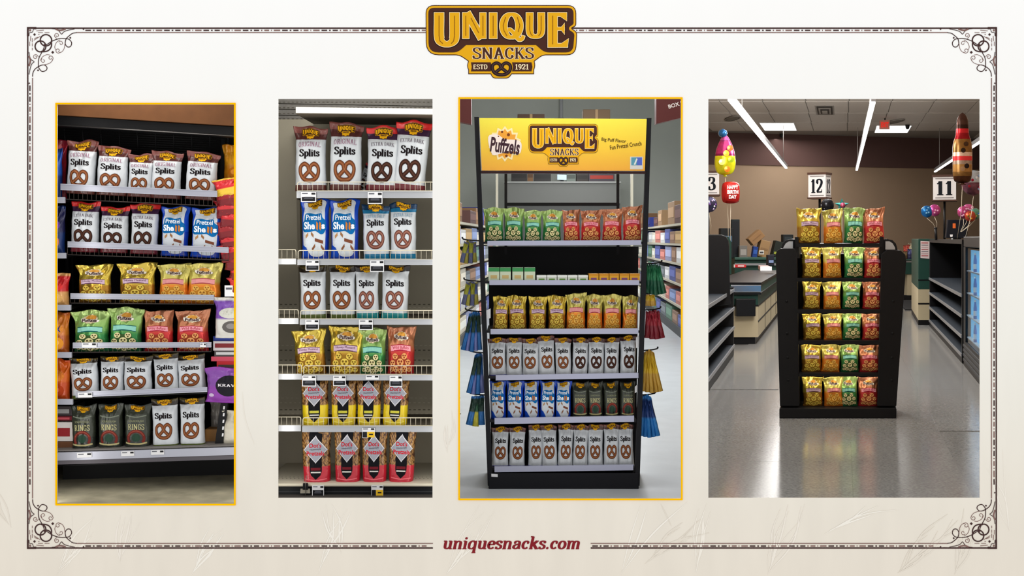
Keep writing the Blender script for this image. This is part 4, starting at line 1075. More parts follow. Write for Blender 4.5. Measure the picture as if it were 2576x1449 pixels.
# ================================================================== BAY 2: beige gondola with wire guards
D2_ = .30
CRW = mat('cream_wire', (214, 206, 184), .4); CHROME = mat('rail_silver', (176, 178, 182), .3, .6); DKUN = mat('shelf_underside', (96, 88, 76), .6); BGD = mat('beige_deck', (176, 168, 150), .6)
gon = empty('gondola', P(920, 1226, D2_)); tag(gon, 'beige metal gondola with wire-fenced shelves in the second display', 'shelf unit')
lgn = empty('gondola', P(672, 1226, D2_)); tag(lgn, 'empty beige gondola section at the left edge of the second display', 'shelf unit')
# (rail top, guard top, guard bottom, price rail bottom, left x)
ROWS2 = [(458, 480, 498, 746), (630, 652, 667, 748), (781, 802, 817, 754), (920, 942, 957, 762), (1051, 1071, 1087, 760)]
def wire_guard(root, par, x0, x1, yt, yb, d):
    g = MB(); a = 4
    pts = [P(x0, yb, d), P(x0, yt + a, d), P(x0 + a * .4, yt + 1.2, d), P(x0 + a, yt, d), P(x1, yt, d)]
    g.tube(pts, .0026, CRW, 6); g.tube([P(x0, yb, d), P(x1, yb, d)], .0026, CRW, 6)
    n = int((x1 - x0) / 12.9)
    for i in range(1, n + 1): g.tube([P(x0 + i * 12.9, yt, d), P(x0 + i * 12.9, yb, d)], .0013, CRW, 4)
    part(g, 'wire_guard', root, par)
for j, (gt, gb, rb, xl) in enumerate(ROWS2):
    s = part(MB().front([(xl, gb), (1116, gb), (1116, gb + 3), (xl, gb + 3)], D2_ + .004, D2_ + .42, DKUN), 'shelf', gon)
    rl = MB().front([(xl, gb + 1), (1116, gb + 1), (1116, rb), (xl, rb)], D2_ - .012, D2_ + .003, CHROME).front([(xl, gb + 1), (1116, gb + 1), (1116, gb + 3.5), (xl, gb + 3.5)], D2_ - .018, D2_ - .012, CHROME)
    part(rl, 'price_rail', gon, s); wire_guard(gon, s, xl + 2, 1116, gt, gb, D2_ - .004)
    part(MB().front([(xl, gb + 3), (xl + 4, gb + 3), (xl + 4, gb + 14), (xl, gb + 22)], D2_ + .02, D2_ + .4, DKUN), 'bracket', gon, s)
    if j:
        xr = xl - 3
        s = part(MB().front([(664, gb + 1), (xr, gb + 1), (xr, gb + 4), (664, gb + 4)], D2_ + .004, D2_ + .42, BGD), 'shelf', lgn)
        part(MB().front([(664, gb - 1), (xr, gb - 1), (xr, rb - 2), (664, rb - 2)], D2_ - .012, D2_ + .003, CHROME), 'price_rail', lgn, s)
        g = MB(); d = D2_ - .004
        g.tube([P(664, gt - 2, d), P(xr - 4, gt - 2, d), P(xr - 1.5, gt - 1, d), P(xr - .5, gt + 3, d), P(xr - .5, gb - 1, d), P(664, gb - 1, d)], .0026, CRW, 6)
        for i in range(6): g.tube([P(xr - 10 - i * 12.9, gt - 2, d), P(xr - 10 - i * 12.9, gb - 1, d)], .0013, CRW, 4)
        part(g, 'wire_guard', lgn, s)
# deck perforation strips at the back of the shelves
SLOT = mat('slot_dark', (112, 106, 92), .7)
for (y, xs0) in ((765, 700), (772, 700), (868, 704), (880, 700), (905, 700), (1000, 704), (1012, 700), (1030, 700), (1040, 706)):
    g = MB()
    for i in range(40):
        xx = xs0 - 20 + i * 12
        g.front([(xx, y), (xx + 6, y), (xx + 6, y + 2.2), (xx, y + 2.2)], D2_ + .505, D2_ + .51, SLOT if y in (765, 905, 1022, 880, 1030) else mat('slot_pale', (206, 200, 182), .6))
    part(g, 'slot_row', gon)
part(MB().front([(664, 300), (1116, 300), (1116, 1240), (664, 1240)], D2_ + .51, D2_ + .54, mat('gondola_back', (186, 178, 158), .7, var=.05, vscale=6)), 'back_panel', gon)
part(MB().front([(742, 330), (750, 330), (770, 1215), (762, 1215)], D2_ + .46, D2_ + .5, mat('upright_beige', (140, 132, 116), .6)), 'upright', gon)
# canopy shelf at the top
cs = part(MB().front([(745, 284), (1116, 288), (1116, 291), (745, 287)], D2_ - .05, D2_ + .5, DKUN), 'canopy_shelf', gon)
part(MB().front([(744, 269), (1116, 274), (1116, 288), (744, 284)], D2_ - .066, D2_ - .05, mat('canopy_white', (224, 222, 216), .5)), 'canopy_lip', gon, cs)
# bottom deck and kick plate
bd = MB(); z0 = P(900, 1216, D2_ - .07).z
bd.box((X(664, .2), D2_ - .075, z0 - .016), (X(1116, .2), D2_ + .5, z0), mat('base_cream', (206, 198, 178), .55)); bd_o = part(bd, 'base_deck', gon, None, .006)
for dd, st in ((.05, 0), (.09, .5)):
    g = MB(); i = 0
    for i in range(42):
        xx = X(664, .2) + (i + st) * .0215
        g.box((xx, D2_ + dd, z0), (xx + .006, D2_ + dd + .008, z0 + .0006), SLOT)
    part(g, 'perforation_row', gon, bd_o)
part(MB().box((X(664, .2), D2_ - .05, 0), (X(1116, .2), D2_ - .03, z0 - .012), mat('kick_black', (24, 26, 28), .45)), 'kick_plate', gon)
part(MB().box((X(664, .2), D2_ - .054, z0 - .05), (X(1116, .2), D2_ - .05, z0 - .044), mat('kick_edge', (52, 54, 56), .45)), 'kick_edge', gon)
# ceiling seen above the left section
ct = empty('ceiling_grid', P(722, 330, .9)); tag(ct, 'grey perforated ceiling panels above the second display', 'ceiling panels')
CT = mat('ceiling_panel', (168, 164, 158), .8, var=.12, vscale=60)
for i, (y0, y1) in enumerate(((236, 259), (261, 273), (275, 288), (290, 301), (303, 316), (318, 324))):
    part(MB().front([(664, y0), (1116, y0 + 8), (1116, y1 + 8), (664, y1)], .9 + .004 * i, .93, CT), 'ceiling_panel', ct)
    g = MB()
    for k in range(40): g.front([(668 + k * 11, y1 - 3), (673 + k * 11, y1 - 3), (673 + k * 11, y1 - 1.6), (668 + k * 11, y1 - 1.6)], .896 + .004 * i, .9 + .004 * i, SLOT)
    part(g, 'slot_row', ct)
part(MB().front([(664, 324), (752, 326), (752, 330), (664, 328)], .88, .93, mat('canopy_white', (224, 222, 216), .5)), 'ceiling_edge', ct)

W2 = 'second display'
DB2 = D2_ + .065; G2 = 'bags of the second display'
bag_row(1, [('original', 740, 320, 824, 481, 0), ('original', 826, 311, 912, 481, 1), ('extra_dark', 918, 320, 1004, 481, 2), ('extra_dark', 984, 307, 1072, 481, 5)], DB2, W2, G2)
bag_row(2, [('shells', 757, 503, 831, 652.5, 0), ('shells', 830, 503, 905, 652.5, 0), ('extra_salt', 912, 516, 983, 652.5, -1), ('extra_salt', 980, 512, 1050, 652.5, 0)], DB2, W2, G2)
bag_row(3, [('sourdough', 754, 667, 824, 802.5, -1), ('sourdough', 827, 667, 897, 802.5, 0), ('sprouted', 894, 668, 956, 802.5, -1), ('sprouted', 956, 668, 1028, 802.5, 2)], DB2, W2, G2)
bag_row(4, [('gold', 740, 829, 826, 942.5, -3), ('gold', 824, 820, 914, 942.5, 2), ('green', 902, 828, 974, 942.5, 0), ('red', 971, 820, 1046, 942.5, 1)], DB2, W2, G2)
bag_row(5, [('twist_yellow', 758, 944, 830, 1072, -1), ('twist_yellow', 831, 944, 899, 1072, 0), ('twist_yellow', 896, 944, 961, 1072, 0), ('twist_yellow', 959, 944, 1028, 1072, 2)], DB2, W2, G2)
bag_row(6, [('twist_red', 760, 1084, 836, 1216, -1), ('twist_red', 840, 1080, 910, 1215, 0), ('twist_red', 909, 1080, 976, 1214, 0), ('twist_red', 974, 1080, 1044, 1213, 2)], DB2 - .06, W2, G2)
DT = D2_ - .022
TG = 'price tags'
for (x0, y0, x1, y1, bl, ye, lb) in ((757, 483, 795, 508, .48, 0, 'black and white price tag above the left blue shell bag'), (925, 483, 962, 513, .5, 0, 'black and white price tag above the left teal-topped bag'),
        (769, 655, 803, 681, .5, 0, 'black and white price tag on second rail above olive-topped bags'), (931, 655, 966, 684, .5, 0, 'black and white price tag on second rail above teal-based bags'),
        (768, 804, 802, 829, .5, 0, 'black and white price tag on third rail above left gold bag'), (903, 804, 938, 830, .5, 0, 'black and white price tag on third rail above green bag'),
        (760, 945, 795, 972, .55, 0, 'price tag at the left end of the fourth rail, second display'), (838, 945, 870, 971, .5, 0, 'second price tag from left on the fourth rail, second display'), (920, 944, 953, 955, 0, 0, 'small white price tag without black field on the fourth rail'), (980, 945, 1012, 973, .5, 0, 'rightmost price tag on the fourth rail, second display'),
        (911, 1076, 943, 1102, .6, 1, 'price tag with yellow field on the fifth rail'), (785, 1221, 815, 1249, .58, 0, 'black and white price tag clipped to the base, second display'), (934, 1221, 964, 1249, .6, 1, 'price tag with yellow field clipped to the base')):
    price_tag(x0, y0, x1, y1, DT if y0 < 1200 else D2_ - .08, lb, bl, bool(ye), 0, TG)
# clip with a thin rod at the lower left
cl = empty('rod_clip', P(768, 1240, D2_ - .09)); tag(cl, 'black clip holding a thin rod at the base, second display', 'clip')
part(MB().front([(762, 1216), (774, 1216), (775, 1232), (761, 1232)], D2_ - .09, D2_ - .076, BLK), 'clip_body', cl, None, .002)
part(MB().front([(756, 1230), (779, 1230), (780, 1241), (755, 1241)], D2_ - .086, D2_ - .076, mat('clip_foot', (150, 144, 130), .5)), 'clip_foot', cl)
part(MB().tube([P(768, 1250, D2_ - .092), P(769, 1215, D2_ - .092), P(771, 1196, D2_ - .085)], .0016, mat('rod', (150, 146, 138), .3, .8), 6), 'rod', cl)
bag('extra_dark', (886, 408, 926, 482), DB2 + .12, 'white and red bag leaning behind, between brown-topped and red-topped bags', G2, 28)

# ================================================================== ROOM 3: free-standing rack with yellow header, grocery aisle behind
D3 = .38
INKB = mat('rack_black', (14, 14, 20), .45); RAIL3 = mat('rail_lavender', (168, 170, 190), .3, .35)
rack = empty('display_rack', (P(1418, 1220, D3).x, D3, 0)); tag(rack, 'tall black display rack with yellow header and six filled shelves', 'display rack')
def zpx(y, d): return P(0, y, d).z
dp = .42
def lerp(a, b, t): return a + (b - a) * t
def px_l(y): return lerp(1199, 1233, (y - 295) / 925.0)
def px_r(y): return lerp(1633, 1603, (y - 297) / 922.0)
for xa, xb, ya in ((lambda y: px_l(y) - 6, lambda y: px_l(y) + 6, 294), (lambda y: px_r(y) - 6, lambda y: px_r(y) + 6, 297)):
    part(MB().front([(xa(ya), ya), (xb(ya), ya), (xb(1222), 1222), (xa(1222), 1222)], D3, D3 + .03, INKB), 'post', rack)
    part(MB().front([(xa(440), 440), (xb(440), 440), (xb(1190), 1190), (xa(1190), 1190)], D3 + dp, D3 + dp + .03, INKB), 'post', rack)
# back frame above the top shelf
part(MB().front([(1269, 420), (1276, 420), (1276, 640), (1269, 640)], D3 + dp, D3 + dp + .02, INKB), 'back_upright', rack)
part(MB().front([(1551, 420), (1558, 420), (1558, 640), (1551, 640)], D3 + dp, D3 + dp + .02, INKB), 'back_upright', rack)
part(MB().front([(1276, 510), (1551, 510), (1551, 518), (1276, 518)], D3 + dp, D3 + dp + .02, INKB), 'crossbar', rack)
part(MB().front([(1228, 620), (1606, 620), (1600, 1190), (1236, 1190)], D3 + dp + .001, D3 + dp + .012, mat('rack_back', (20, 20, 24), .6)), 'back_panel', rack)
# header
def header_mat():
    m = bpy.data.materials.new('header_yellow'); m.use_nodes = True; nt = m.node_tree; N = nt.nodes.new
    tc = N('ShaderNodeTexCoord'); sp = N('ShaderNodeSeparateXYZ'); mr = N('ShaderNodeMapRange'); rp = N('ShaderNodeValToRGB')
    z0, z1 = zpx(429, D3 - .012), zpx(298, D3 - .012); mr.inputs[1].default_value = z0; mr.inputs[2].default_value = z1
    nt.links.new(tc.outputs['Object'], sp.inputs[0]); nt.links.new(sp.outputs[2], mr.inputs[0]); nt.links.new(mr.outputs[0], rp.inputs[0])
    e = rp.color_ramp.elements; e[0].color = lin((232, 164, 40)); e[1].color = lin((226, 214, 60)); q = e.new(.5); q.color = lin((236, 196, 44))
    nt.links.new(rp.outputs[0], nt.nodes['Principled BSDF'].inputs['Base Color']); nt.nodes['Principled BSDF'].inputs['Roughness'].default_value = .3
    return m
hd = part(MB().front([(1206, 297), (1627, 299), (1622, 430), (1212, 429)], D3 - .012, D3 + .02, header_mat()), 'header_board', rack)
part(MB().front([(1210, 430), (1624, 431), (1624, 437), (1210, 436)], D3 - .014, D3 + .02, mat('header_rail', (44, 18, 18), .4)), 'header_rail', rack)
off = Vector(rack.location)
def on_hd(x, y, l): p = P(x, y, D3 - .012); return Vector((p.x, D3 - .0128 - .0005 * l, p.z)) - off
t = D2()
for it in EMB.it:
    pass
t.add(EMB, 176, -221, 1329, 312)
t.it = [('header_emblem',) + i[1:] for i in t.it]
# burst word mark at the left of the header
pts = []; rr = random.Random(2)
for i in range(28):
    a = 2 * math.pi * i / 28; r_ = 1 if i % 2 else .8
    pts.append((1270 + 42 * r_ * math.cos(a), 362 + 45 * r_ * math.sin(a)))
t.poly('burst', ink((238, 220, 170)), 0, pts); t.poly('burst', ink((228, 158, 60)), 1, [((x - 1270) * .84 + 1270, (y - 362) * .84 + 362) for x, y in pts])
for (x, y, s) in ((1263, 332, 3), (1279, 339, 4), (1274, 392, 3.5), (1254, 343, 2)): t.ell('burst', ink((120, 62, 30)), 2, x, y, s, s, 8)
t.poly('word_panel', ink((236, 222, 214)), 2, smooth_path([(1228, 345), (1250, 338), (1270, 350), (1300, 352), (1312, 362), (1308, 386), (1290, 380), (1262, 386), (1238, 388)], 4, True))
w_ = sans('Puffzels', ink((66, 44, 52)), 'word_lettering', .03); w_.centre(); bb = w_.bbox(); kk = 74 / (bb[2] - bb[0])
t.add(w_, kk, -38 / (bb[3] - bb[1]), 1271, 367, .12, lay=3)
for s_, cx, cy, ro, ww in (('Big Puff Flavor', 1544, 354, .09, 62), ('Fun Pretzel Crunch', 1574, 366, -.14, 80)):
    w_ = sans(s_, ink((74, 52, 20)), 'slogan_lettering', .012); w_.centre(); bb = w_.bbox(); kk = ww / (bb[2] - bb[0]); t.add(w_, kk, -11 / (bb[3] - bb[1]), cx, cy, ro, lay=1)
t.rect('certificate_mark', ink((206, 206, 200)), 1, 1585, 394, 1617, 426); t.rect('certificate_mark', ink((90, 150, 170)), 2, 1588, 396, 1602, 416); t.rect('certificate_mark', ink((84, 104, 190)), 2, 1602, 396, 1615, 416)
t.poly('certificate_mark', ink((220, 226, 220)), 3, [(1594, 414), (1601, 398), (1604, 400), (1598, 415)])
for pn, me in t.meshes(on_hd).items(): link(pn, me, hd)
# shelves: rail (left x, y0, y1, right x, y0, y1)
SH3 = [(1226, 606, 618, 1613, 604, 616), (1231, 705, 717, 1608, 705, 717), (1234, 828, 841, 1606, 826, 840), (1247, 944, 957, 1606, 938, 951), (1244, 1052, 1067, 1595, 1046, 1061), (1244, 1174, 1188, 1593, 1169, 1183)]
BY3 = [608, 707, 830, 944, 1053, 1172]
for (x0, a0, b0, x1, a1, b1), by in zip(SH3, BY3):
    dk = MB(); zd = zpx(by, D3 + .07)
    s = part(MB().box((P(px_l(by) + 6, 0, D3).x, D3 + .02, zd - .012), (P(px_r(by) - 6, 0, D3).x, D3 + dp, zd), mat('rack_deck', (30, 28, 34), .5)), 'shelf', rack)
    part(MB().front([(x0, a0), (x1, a1), (x1, b1), (x0, b0)], D3 - .004, D3 + .012, RAIL3), 'price_rail', rack, s)
part(MB().box((P(1229, 0, D3).x, D3 - .002, 0), (P(1607, 0, D3).x, D3 + dp + .03, zpx(1190, D3)), INKB), 'base', rack, None, .004)
part(MB().front([(1236, 1192), (1252, 1193), (1252, 1200), (1236, 1199)], D3 - .0035, D3 - .002, WHITE_TAG), 'base_sticker', rack)
for (x0, y0, x1, y1) in ((1221, 776, 1234, 800), (1600, 843, 1608, 872), (1597, 967, 1604, 985)):
    part(MB().front([(x0, y0 + 6), (x1, y0), (x1, y1), (x0, y1 + 4)], D3 + .034, D3 + .036, WHITE_TAG), 'rail_label', rack)

W3 = 'yellow-header rack'; DB3 = D3 + .075; G3 = 'bags of the yellow-header rack'
def rowspec(kinds, xs, tops, bot):
    return [(kinds[i], xs[i][0], tops[i], xs[i][1], bot, 0, 0) for i in range(len(xs))]
def jit(l, s):
    r_ = random.Random(s); return [tuple(list(a[:5]) + [r_.uniform(-2, 2), r_.uniform(-8, 8)]) for a in l]
ROWN[2] = 'second shelf'
bag_row(1, jit(rowspec(['green'] * 4 + ['red'] * 4, [(1218, 1270), (1266, 1318), (1317, 1364), (1362, 1414), (1415, 1462), (1458, 1513), (1512, 1566), (1564, 1616)], [524, 524, 531, 530, 528, 529, 526, 519], 608), 1), DB3, W3, G3)
bag_row(3, jit(rowspec(['gold'] * 4 + ['orange'] * 4, [(1237, 1280), (1278, 1328), (1327, 1376), (1376, 1425), (1422, 1475), (1474, 1518), (1515, 1565), (1563, 1605)], [746, 744, 745, 744, 738, 742, 742, 745], 830), 2), DB3, W3, G3)
bag_row(4, jit([(k, a, tp, b, bt) for k, a, tp, b, bt in (('plain_original', 1229, 851, 1275, 944), ('plain_original', 1272, 851, 1315, 944), ('plain_original', 1312, 853, 1357, 944), ('plain_original', 1354, 846, 1398, 944), ('plain_original', 1396, 851, 1439, 944), ('plain_dark', 1437, 851, 1479, 944), ('plain_dark', 1477, 850, 1520, 944), ('plain_dark', 1518, 850, 1558, 944), ('plain_dark', 1558, 845, 1601, 944))], 3), DB3, W3, G3)
bag_row(5, jit([('shells', 1233, 958, 1275, 1053), ('shells', 1274, 958, 1319, 1053), ('shells', 1317, 958, 1359, 1053), ('shells', 1356, 958, 1397, 1053), ('shells', 1395, 958, 1437, 1053), ('rings', 1438, 960, 1481, 1053), ('rings', 1479, 960, 1519, 1053), ('rings', 1518, 960, 1558, 1053), ('rings', 1557, 960, 1597, 1053)], 4), DB3, W3, G3)
bag_row(6, jit([('plain_original', 1236, 1075, 1280, 1172), ('plain_original', 1279, 1075, 1321, 1172), ('plain_original', 1327, 1070, 1365, 1172), ('plain_original', 1362, 1070, 1404, 1172), ('plain_original', 1401, 1068, 1441, 1172), ('plain_original', 1439, 1069, 1479, 1172), ('plain_original', 1477, 1069, 1518, 1172), ('plain_original', 1517, 1067, 1558, 1172), ('plain_original', 1555, 1067, 1596, 1172)], 5), DB3, W3, G3)
# second shelf: small cartons
def small_box(x0, y0, x1, d, cs, label, grp):
    p0, p1 = P(x0 + .8, 707, d), P(x1 - .8, y0, d); e = empty('mini_carton', ((p0.x + p1.x) / 2, d - .03, p0.z)); hx, hz = (p1.x - p0.x) / 2, p1.z - p0.z
    MB().box((-hx, 0, 0), (hx, .1, hz), mat('mini_%d_%d_%d' % cs[0], cs[0], .45)).build('carton_body', e, None, .002)
    MB().box((-hx, -.001, hz * .72), (hx, 0, hz), mat('mini_%d_%d_%d' % cs[1], cs[1], .45)).build('top_band', e)
    MB().box((-hx * .6, -.001, hz * .2), (hx * .6, 0, hz * .45), mat('mini_%d_%d_%d' % cs[2], cs[2], .45)).build('food_print', e)
    return tag(e, label, 'carton', grp)
for i, x in enumerate((1228, 1257, 1288, 1318)): small_box(x, 673, x + 29, DB3 - .03, ((196, 206, 180), (60, 140, 80), (190, 166, 110)), '%s of four tall green and cream cartons, yellow-header rack' % ('leftmost', 'second from left', 'third from left', 'rightmost')[i], 'tall cartons on the rack')
for i in range(5): small_box(1349 + i * 26, 692, 1375 + i * 26, DB3 - .03, ((206, 210, 196), (226, 228, 222), (96, 140, 60)), '%s of five low white and green cartons, yellow-header rack' % ('leftmost', 'second from left', 'middle', 'fourth from left', 'rightmost')[i], 'low cartons on the rack')
for i in range(5): small_box(1480 + i * 25.6, 688, 1505.6 + i * 25.6, DB3 - .03, ((214, 158, 44), (196, 130, 30), (120, 70, 120)), '%s of five gold cartons on the yellow-header rack' % ('leftmost', 'second from left', 'middle', 'fourth from left', 'rightmost')[i], 'gold cartons on the rack')
# hanging packs on arms at both sides of the rack
def hang_cluster(side, cx, y0, y1, n, cols, name, desc, spread):
    arm = empty('hook_arm', P(cx, y0, D3 + .06)); 
    xp = px_l(y0) if side < 0 else px_r(y0)
    part(MB().tube([P(xp, y0 + 2, D3 + .02), P(cx, y0, D3 + .06), P(cx + side * 14, y0 - 3, D3 + .06)], .004, BLK, 6), 'rod', arm); part(MB().tube([P(cx + side * 14, y0 - 3, D3 + .06), P(cx + side * 15, y0 - 8, D3 + .06)], .005, BLK, 6), 'tip', arm)
    tag(arm, 'black hook arm holding the %s' % desc, 'hook', 'hook arms on the rack')
    for i in range(n):
        f = (i + .5) / n - .5
        w_ = spread / n * 1.15
        x = cx + f * spread; c = cols[i % len(cols)]
        pouch_thing('hanging_pack', (x - w_ / 2, y0 + 2 + abs(f) * 6, x + w_ / 2, y1 - abs(f) * 10), D3 + .05 + .012 * (i % 2), c[0], c[1], '%s of the %s' % ('leftmost' if i == 0 else 'rightmost' if i == n - 1 else NUM[i + 1] + ' from left', desc), 'snack pack', roll=f * -22 + side * -5, group='hanging packs on the rack')
YG = ((150, 150, 40), (86, 92, 130)); BL = ((40, 96, 170), (120, 130, 190)); GNB = ((30, 60, 50), (40, 110, 180)); GN = ((40, 120, 80), (24, 84, 60)); RD = ((150, 34, 50), (120, 24, 40)); YL = ((206, 170, 40), (190, 150, 60)); BN = ((30, 60, 120), (40, 120, 190))
hang_cluster(-1, 1178, 604, 664, 4, [YG, ((110, 110, 150), (160, 150, 60))], 'pack', 'yellow and grey packs, top left of yellow-header rack', 44)
hang_cluster(-1, 1182, 706, 770, 4, [YG, ((96, 110, 170), (170, 160, 60))], 'pack', 'yellow and blue packs, second cluster left of rack', 44)
hang_cluster(-1, 1186, 782, 884, 5, [GNB, BL], 'pack', 'blue packs with dark tops, third cluster left of rack', 54)
hang_cluster(-1, 1196, 886, 992, 4, [GNB, BL], 'pack', 'blue packs with green tops, fourth cluster left of rack', 46)
hang_cluster(-1, 1196, 992, 1072, 3, [GNB, ((40, 90, 60), (200, 190, 60))], 'pack', 'green, blue and yellow packs, lowest left of rack', 48)
hang_cluster(1, 1650, 662, 742, 5, [GN], 'pack', 'dark green packs right of the yellow-header rack', 54)
hang_cluster(1, 1636, 738, 772, 2, [YL], 'pack', 'short yellow packs under the green ones, right of rack', 30)
hang_cluster(1, 1647, 778, 854, 4, [RD], 'pack', 'dark red packs right of the yellow-header rack', 52)
hang_cluster(1, 1640, 880, 988, 5, [YL], 'pack', 'long yellow packs right of the yellow-header rack', 56)
hang_cluster(1, 1634, 992, 1100, 5, [BN], 'pack', 'blue packs lowest on the right of the rack', 54)

# aisle gondolas receding behind the rack
AX3 = (1416 - 1288) / F
def xl3(y): return -.66 + AX3 * (y + DIST - 14.36)
def xr3(y): return 2.28 + AX3 * (y + DIST - 16.3)
SHELFC = mat('aisle_shelf', (186, 180, 162), .6); AISLEB = mat('aisle_base', (60, 62, 62), .5)
rr = random.Random(21)
pal = [(150, 156, 190), (196, 190, 176), (120, 136, 176), (206, 206, 206), (170, 140, 96), (110, 116, 120), (190, 120, 110), (96, 130, 110), (222, 214, 196), (140, 110, 90), (84, 92, 150)]
CN = {(150, 156, 190): 'pale blue', (196, 190, 176): 'cream', (120, 136, 176): 'blue', (206, 206, 206): 'white', (170, 140, 96): 'tan', (110, 116, 120): 'grey', (190, 120, 110): 'pink', (96, 130, 110): 'green', (222, 214, 196): 'ivory', (140, 110, 90): 'brown', (84, 92, 150): 'indigo',
      (140, 104, 70): 'light brown', (120, 88, 60): 'brown', (40, 50, 120): 'navy', (150, 120, 90): 'beige', (90, 60, 56): 'maroon'}
def aisle(xf, sgn, lab, y0, y1, lim, side):
    g = empty('aisle_gondola', (xf(y0), y0, 0)); tag(g, lab, 'shelf unit')
    def bk(y, f=1.0): return xf(y) + sgn * min(.8, abs(X(lim, y) - xf(y)) - .03) * f
    part(MB().prism([(xf(y0), y0), (xf(y1), y1), (bk(y1), y1), (bk(y0), y0)], 0, .12, AISLEB), 'base', g)
    part(MB().prism([(bk(y0, .9), y0), (bk(y1, .9), y1), (bk(y1), y1), (bk(y0), y0)], .12, 1.62, SHELFC), 'back_panel', g)
    zs = (.12, .42, .72, 1.0, 1.27, 1.55)
    for z in zs[1:]:
        part(MB().prism([(xf(y0), y0), (xf(y1), y1), (bk(y1, .9), y1), (bk(y0, .9), y0)], z - .03, z, SHELFC), 'shelf', g)
    for zi, z in enumerate(zs):
        y = y0 + .05; top = zs[zi + 1] - .05 if zi < 5 else 1.95; cnt = 0
        while y < y1 - .9:
            L_ = rr.uniform(.6, 1.1); h = min(rr.uniform(.16, .24), top - z) if zi < 5 else rr.uniform(.12, .34)
            if zi == 5 and rr.random() < .35: y += L_; continue
            a, b2 = xf(y) + .02 * sgn, xf(y + L_) + .02 * sgn; da, db = [min(.30, abs(bk(q, .9) - xf(q)) - .04) * sgn for q in (y, y + L_)]
            c = rr.choice(pal if zi < 5 else [(140, 104, 70), (120, 88, 60), (40, 50, 120), (150, 120, 90), (90, 60, 56)])
            o = empty('grocery_pack', ((a + b2) / 2, y, z)); cm = mat('grocery_%d_%d_%d' % c, c, .5); c2 = tuple(min(255, int(v * 1.2 + 10)) for v in c)
            def rel(x_, y_): return (x_ - o.location.x, y_ - o.location.y)
            MB().prism([rel(a, y), rel(b2, y + L_), rel(b2 + db, y + L_), rel(a + da, y)], 0, h, cm).build('pack_body', o, None, .006)
            MB().prism([rel(a - .003 * sgn, y + .06), rel(b2 - .003 * sgn, y + L_ - .06), rel(b2, y + L_ - .06), rel(a, y + .06)], h * .3, h * .75, mat('grocery_l_%d_%d_%d' % c2, c2, .5)).build('pack_label', o)
            cnt += 1
            wh = 'on top' if zi == 5 else '%s shelf up' % NUM[zi + 1]
            tag(o, '%s %s, %s from near end, %s, %s aisle gondola' % (CN[c], 'carton' if zi == 5 else 'pack', NUM[cnt] if cnt < 15 else 'far', wh, side), 'grocery pack', 'groceries on the %s aisle gondola' % side)
            y += L_ + .04
aisle(xl3, -1, 'long stocked gondola left of the yellow-header rack', 7.4, 18.0, 900, 'left')
aisle(xr3, 1, 'long stocked gondola right of the yellow-header rack', 9.1, 20.0, 1752, 'right')
# hanging aisle signs in the top corners
SGN = mat('sign_maroon', (74, 26, 24), .5)
for (pts, lab, txt) in (([(1120, 200), (1185, 200), (1186, 312), (1120, 300)], 'dark red hanging aisle sign in the top left corner, third display', None), ([(1651, 200), (1748, 183), (1748, 288), (1651, 311)], 'dark red hanging aisle sign lettered in white, top right corner, third display', 'BOX JU')):
    d = 4.0; e = empty('aisle_sign', P(sum(p[0] for p in pts) / 4, max(p[1] for p in pts), d)); 
    part(MB().front(pts, d, d + .12, SGN), 'sign_board', e)
    hp = P(pts[0][0] * .5 + pts[1][0] * .5, 205, d + .06); part(MB().tube([hp, (hp.x, hp.y, 5.6)], .006, BLK, 6), 'hanger', e)
    if txt:
        tt = D2(); w_ = sans(txt, ink((206, 196, 190)), 'sign_lettering', .02); w_.centre(); bb = w_.bbox(); kk = 44 / (bb[2] - bb[0]); tt.add(w_, kk, -13 / (bb[3] - bb[1]), 1703, 264, -.28)
        for pn, me in tt.meshes(lambda x, y, l: P(x, y, d - .004) - Vector(e.location)).items(): link(pn, me, e)
    tag(e, lab, 'sign')
# things on the far back wall: pale pipe, ledge with goods, screen, cartons
d = 26.5
pp = empty('wall_pipe', P(1412, 436, d)); part(MB().tube([P(1412, 150, d), P(1412, 500, d)], .05, mat('pipe_grey', (176, 176, 178), .5), 8), 'pipe', pp); part(MB().tube([P(1412, 296, d), P(1412, 304, d)], .065, mat('pipe_grey', (176, 176, 178), .5), 8), 'collar', pp); tag(pp, 'pale vertical pipe on the back wall above the yellow header', 'pipe')
d = 24.0
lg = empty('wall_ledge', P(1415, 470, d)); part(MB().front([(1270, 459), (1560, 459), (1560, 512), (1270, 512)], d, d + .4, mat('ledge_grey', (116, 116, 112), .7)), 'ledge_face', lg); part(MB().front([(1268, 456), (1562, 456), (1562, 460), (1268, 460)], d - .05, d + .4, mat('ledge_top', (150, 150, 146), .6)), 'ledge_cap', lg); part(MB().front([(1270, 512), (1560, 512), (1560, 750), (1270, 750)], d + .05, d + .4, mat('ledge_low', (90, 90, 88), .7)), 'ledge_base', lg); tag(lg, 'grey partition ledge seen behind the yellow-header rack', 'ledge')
for (x0, y0, x1, c, lab) in ((1286, 430, 1326, (50, 46, 44), 'dark crate on the left end of the far ledge'), (1327, 425, 1341, (120, 84, 50), 'narrow brown carton on the far ledge'), (1343, 433, 1386, (44, 40, 38), 'low dark crate in the middle of the far ledge'), (1425, 434, 1448, (104, 112, 104), 'grey-green carton on the far ledge'), (1450, 436, 1480, (52, 46, 42), 'brown crate right of the grey-green carton on far ledge')):
    carton('storage_crate', (x0, y0, x1, 456), d + .05, .3, c, lab, tuple(int(v * .7) for v in c), 'crate')
carton('storage_crate', (1481, 436, 1546, 456), d + .05, .3, (66, 60, 66), 'dark crate with red label on the right end of far ledge', (150, 50, 40), 'crate')
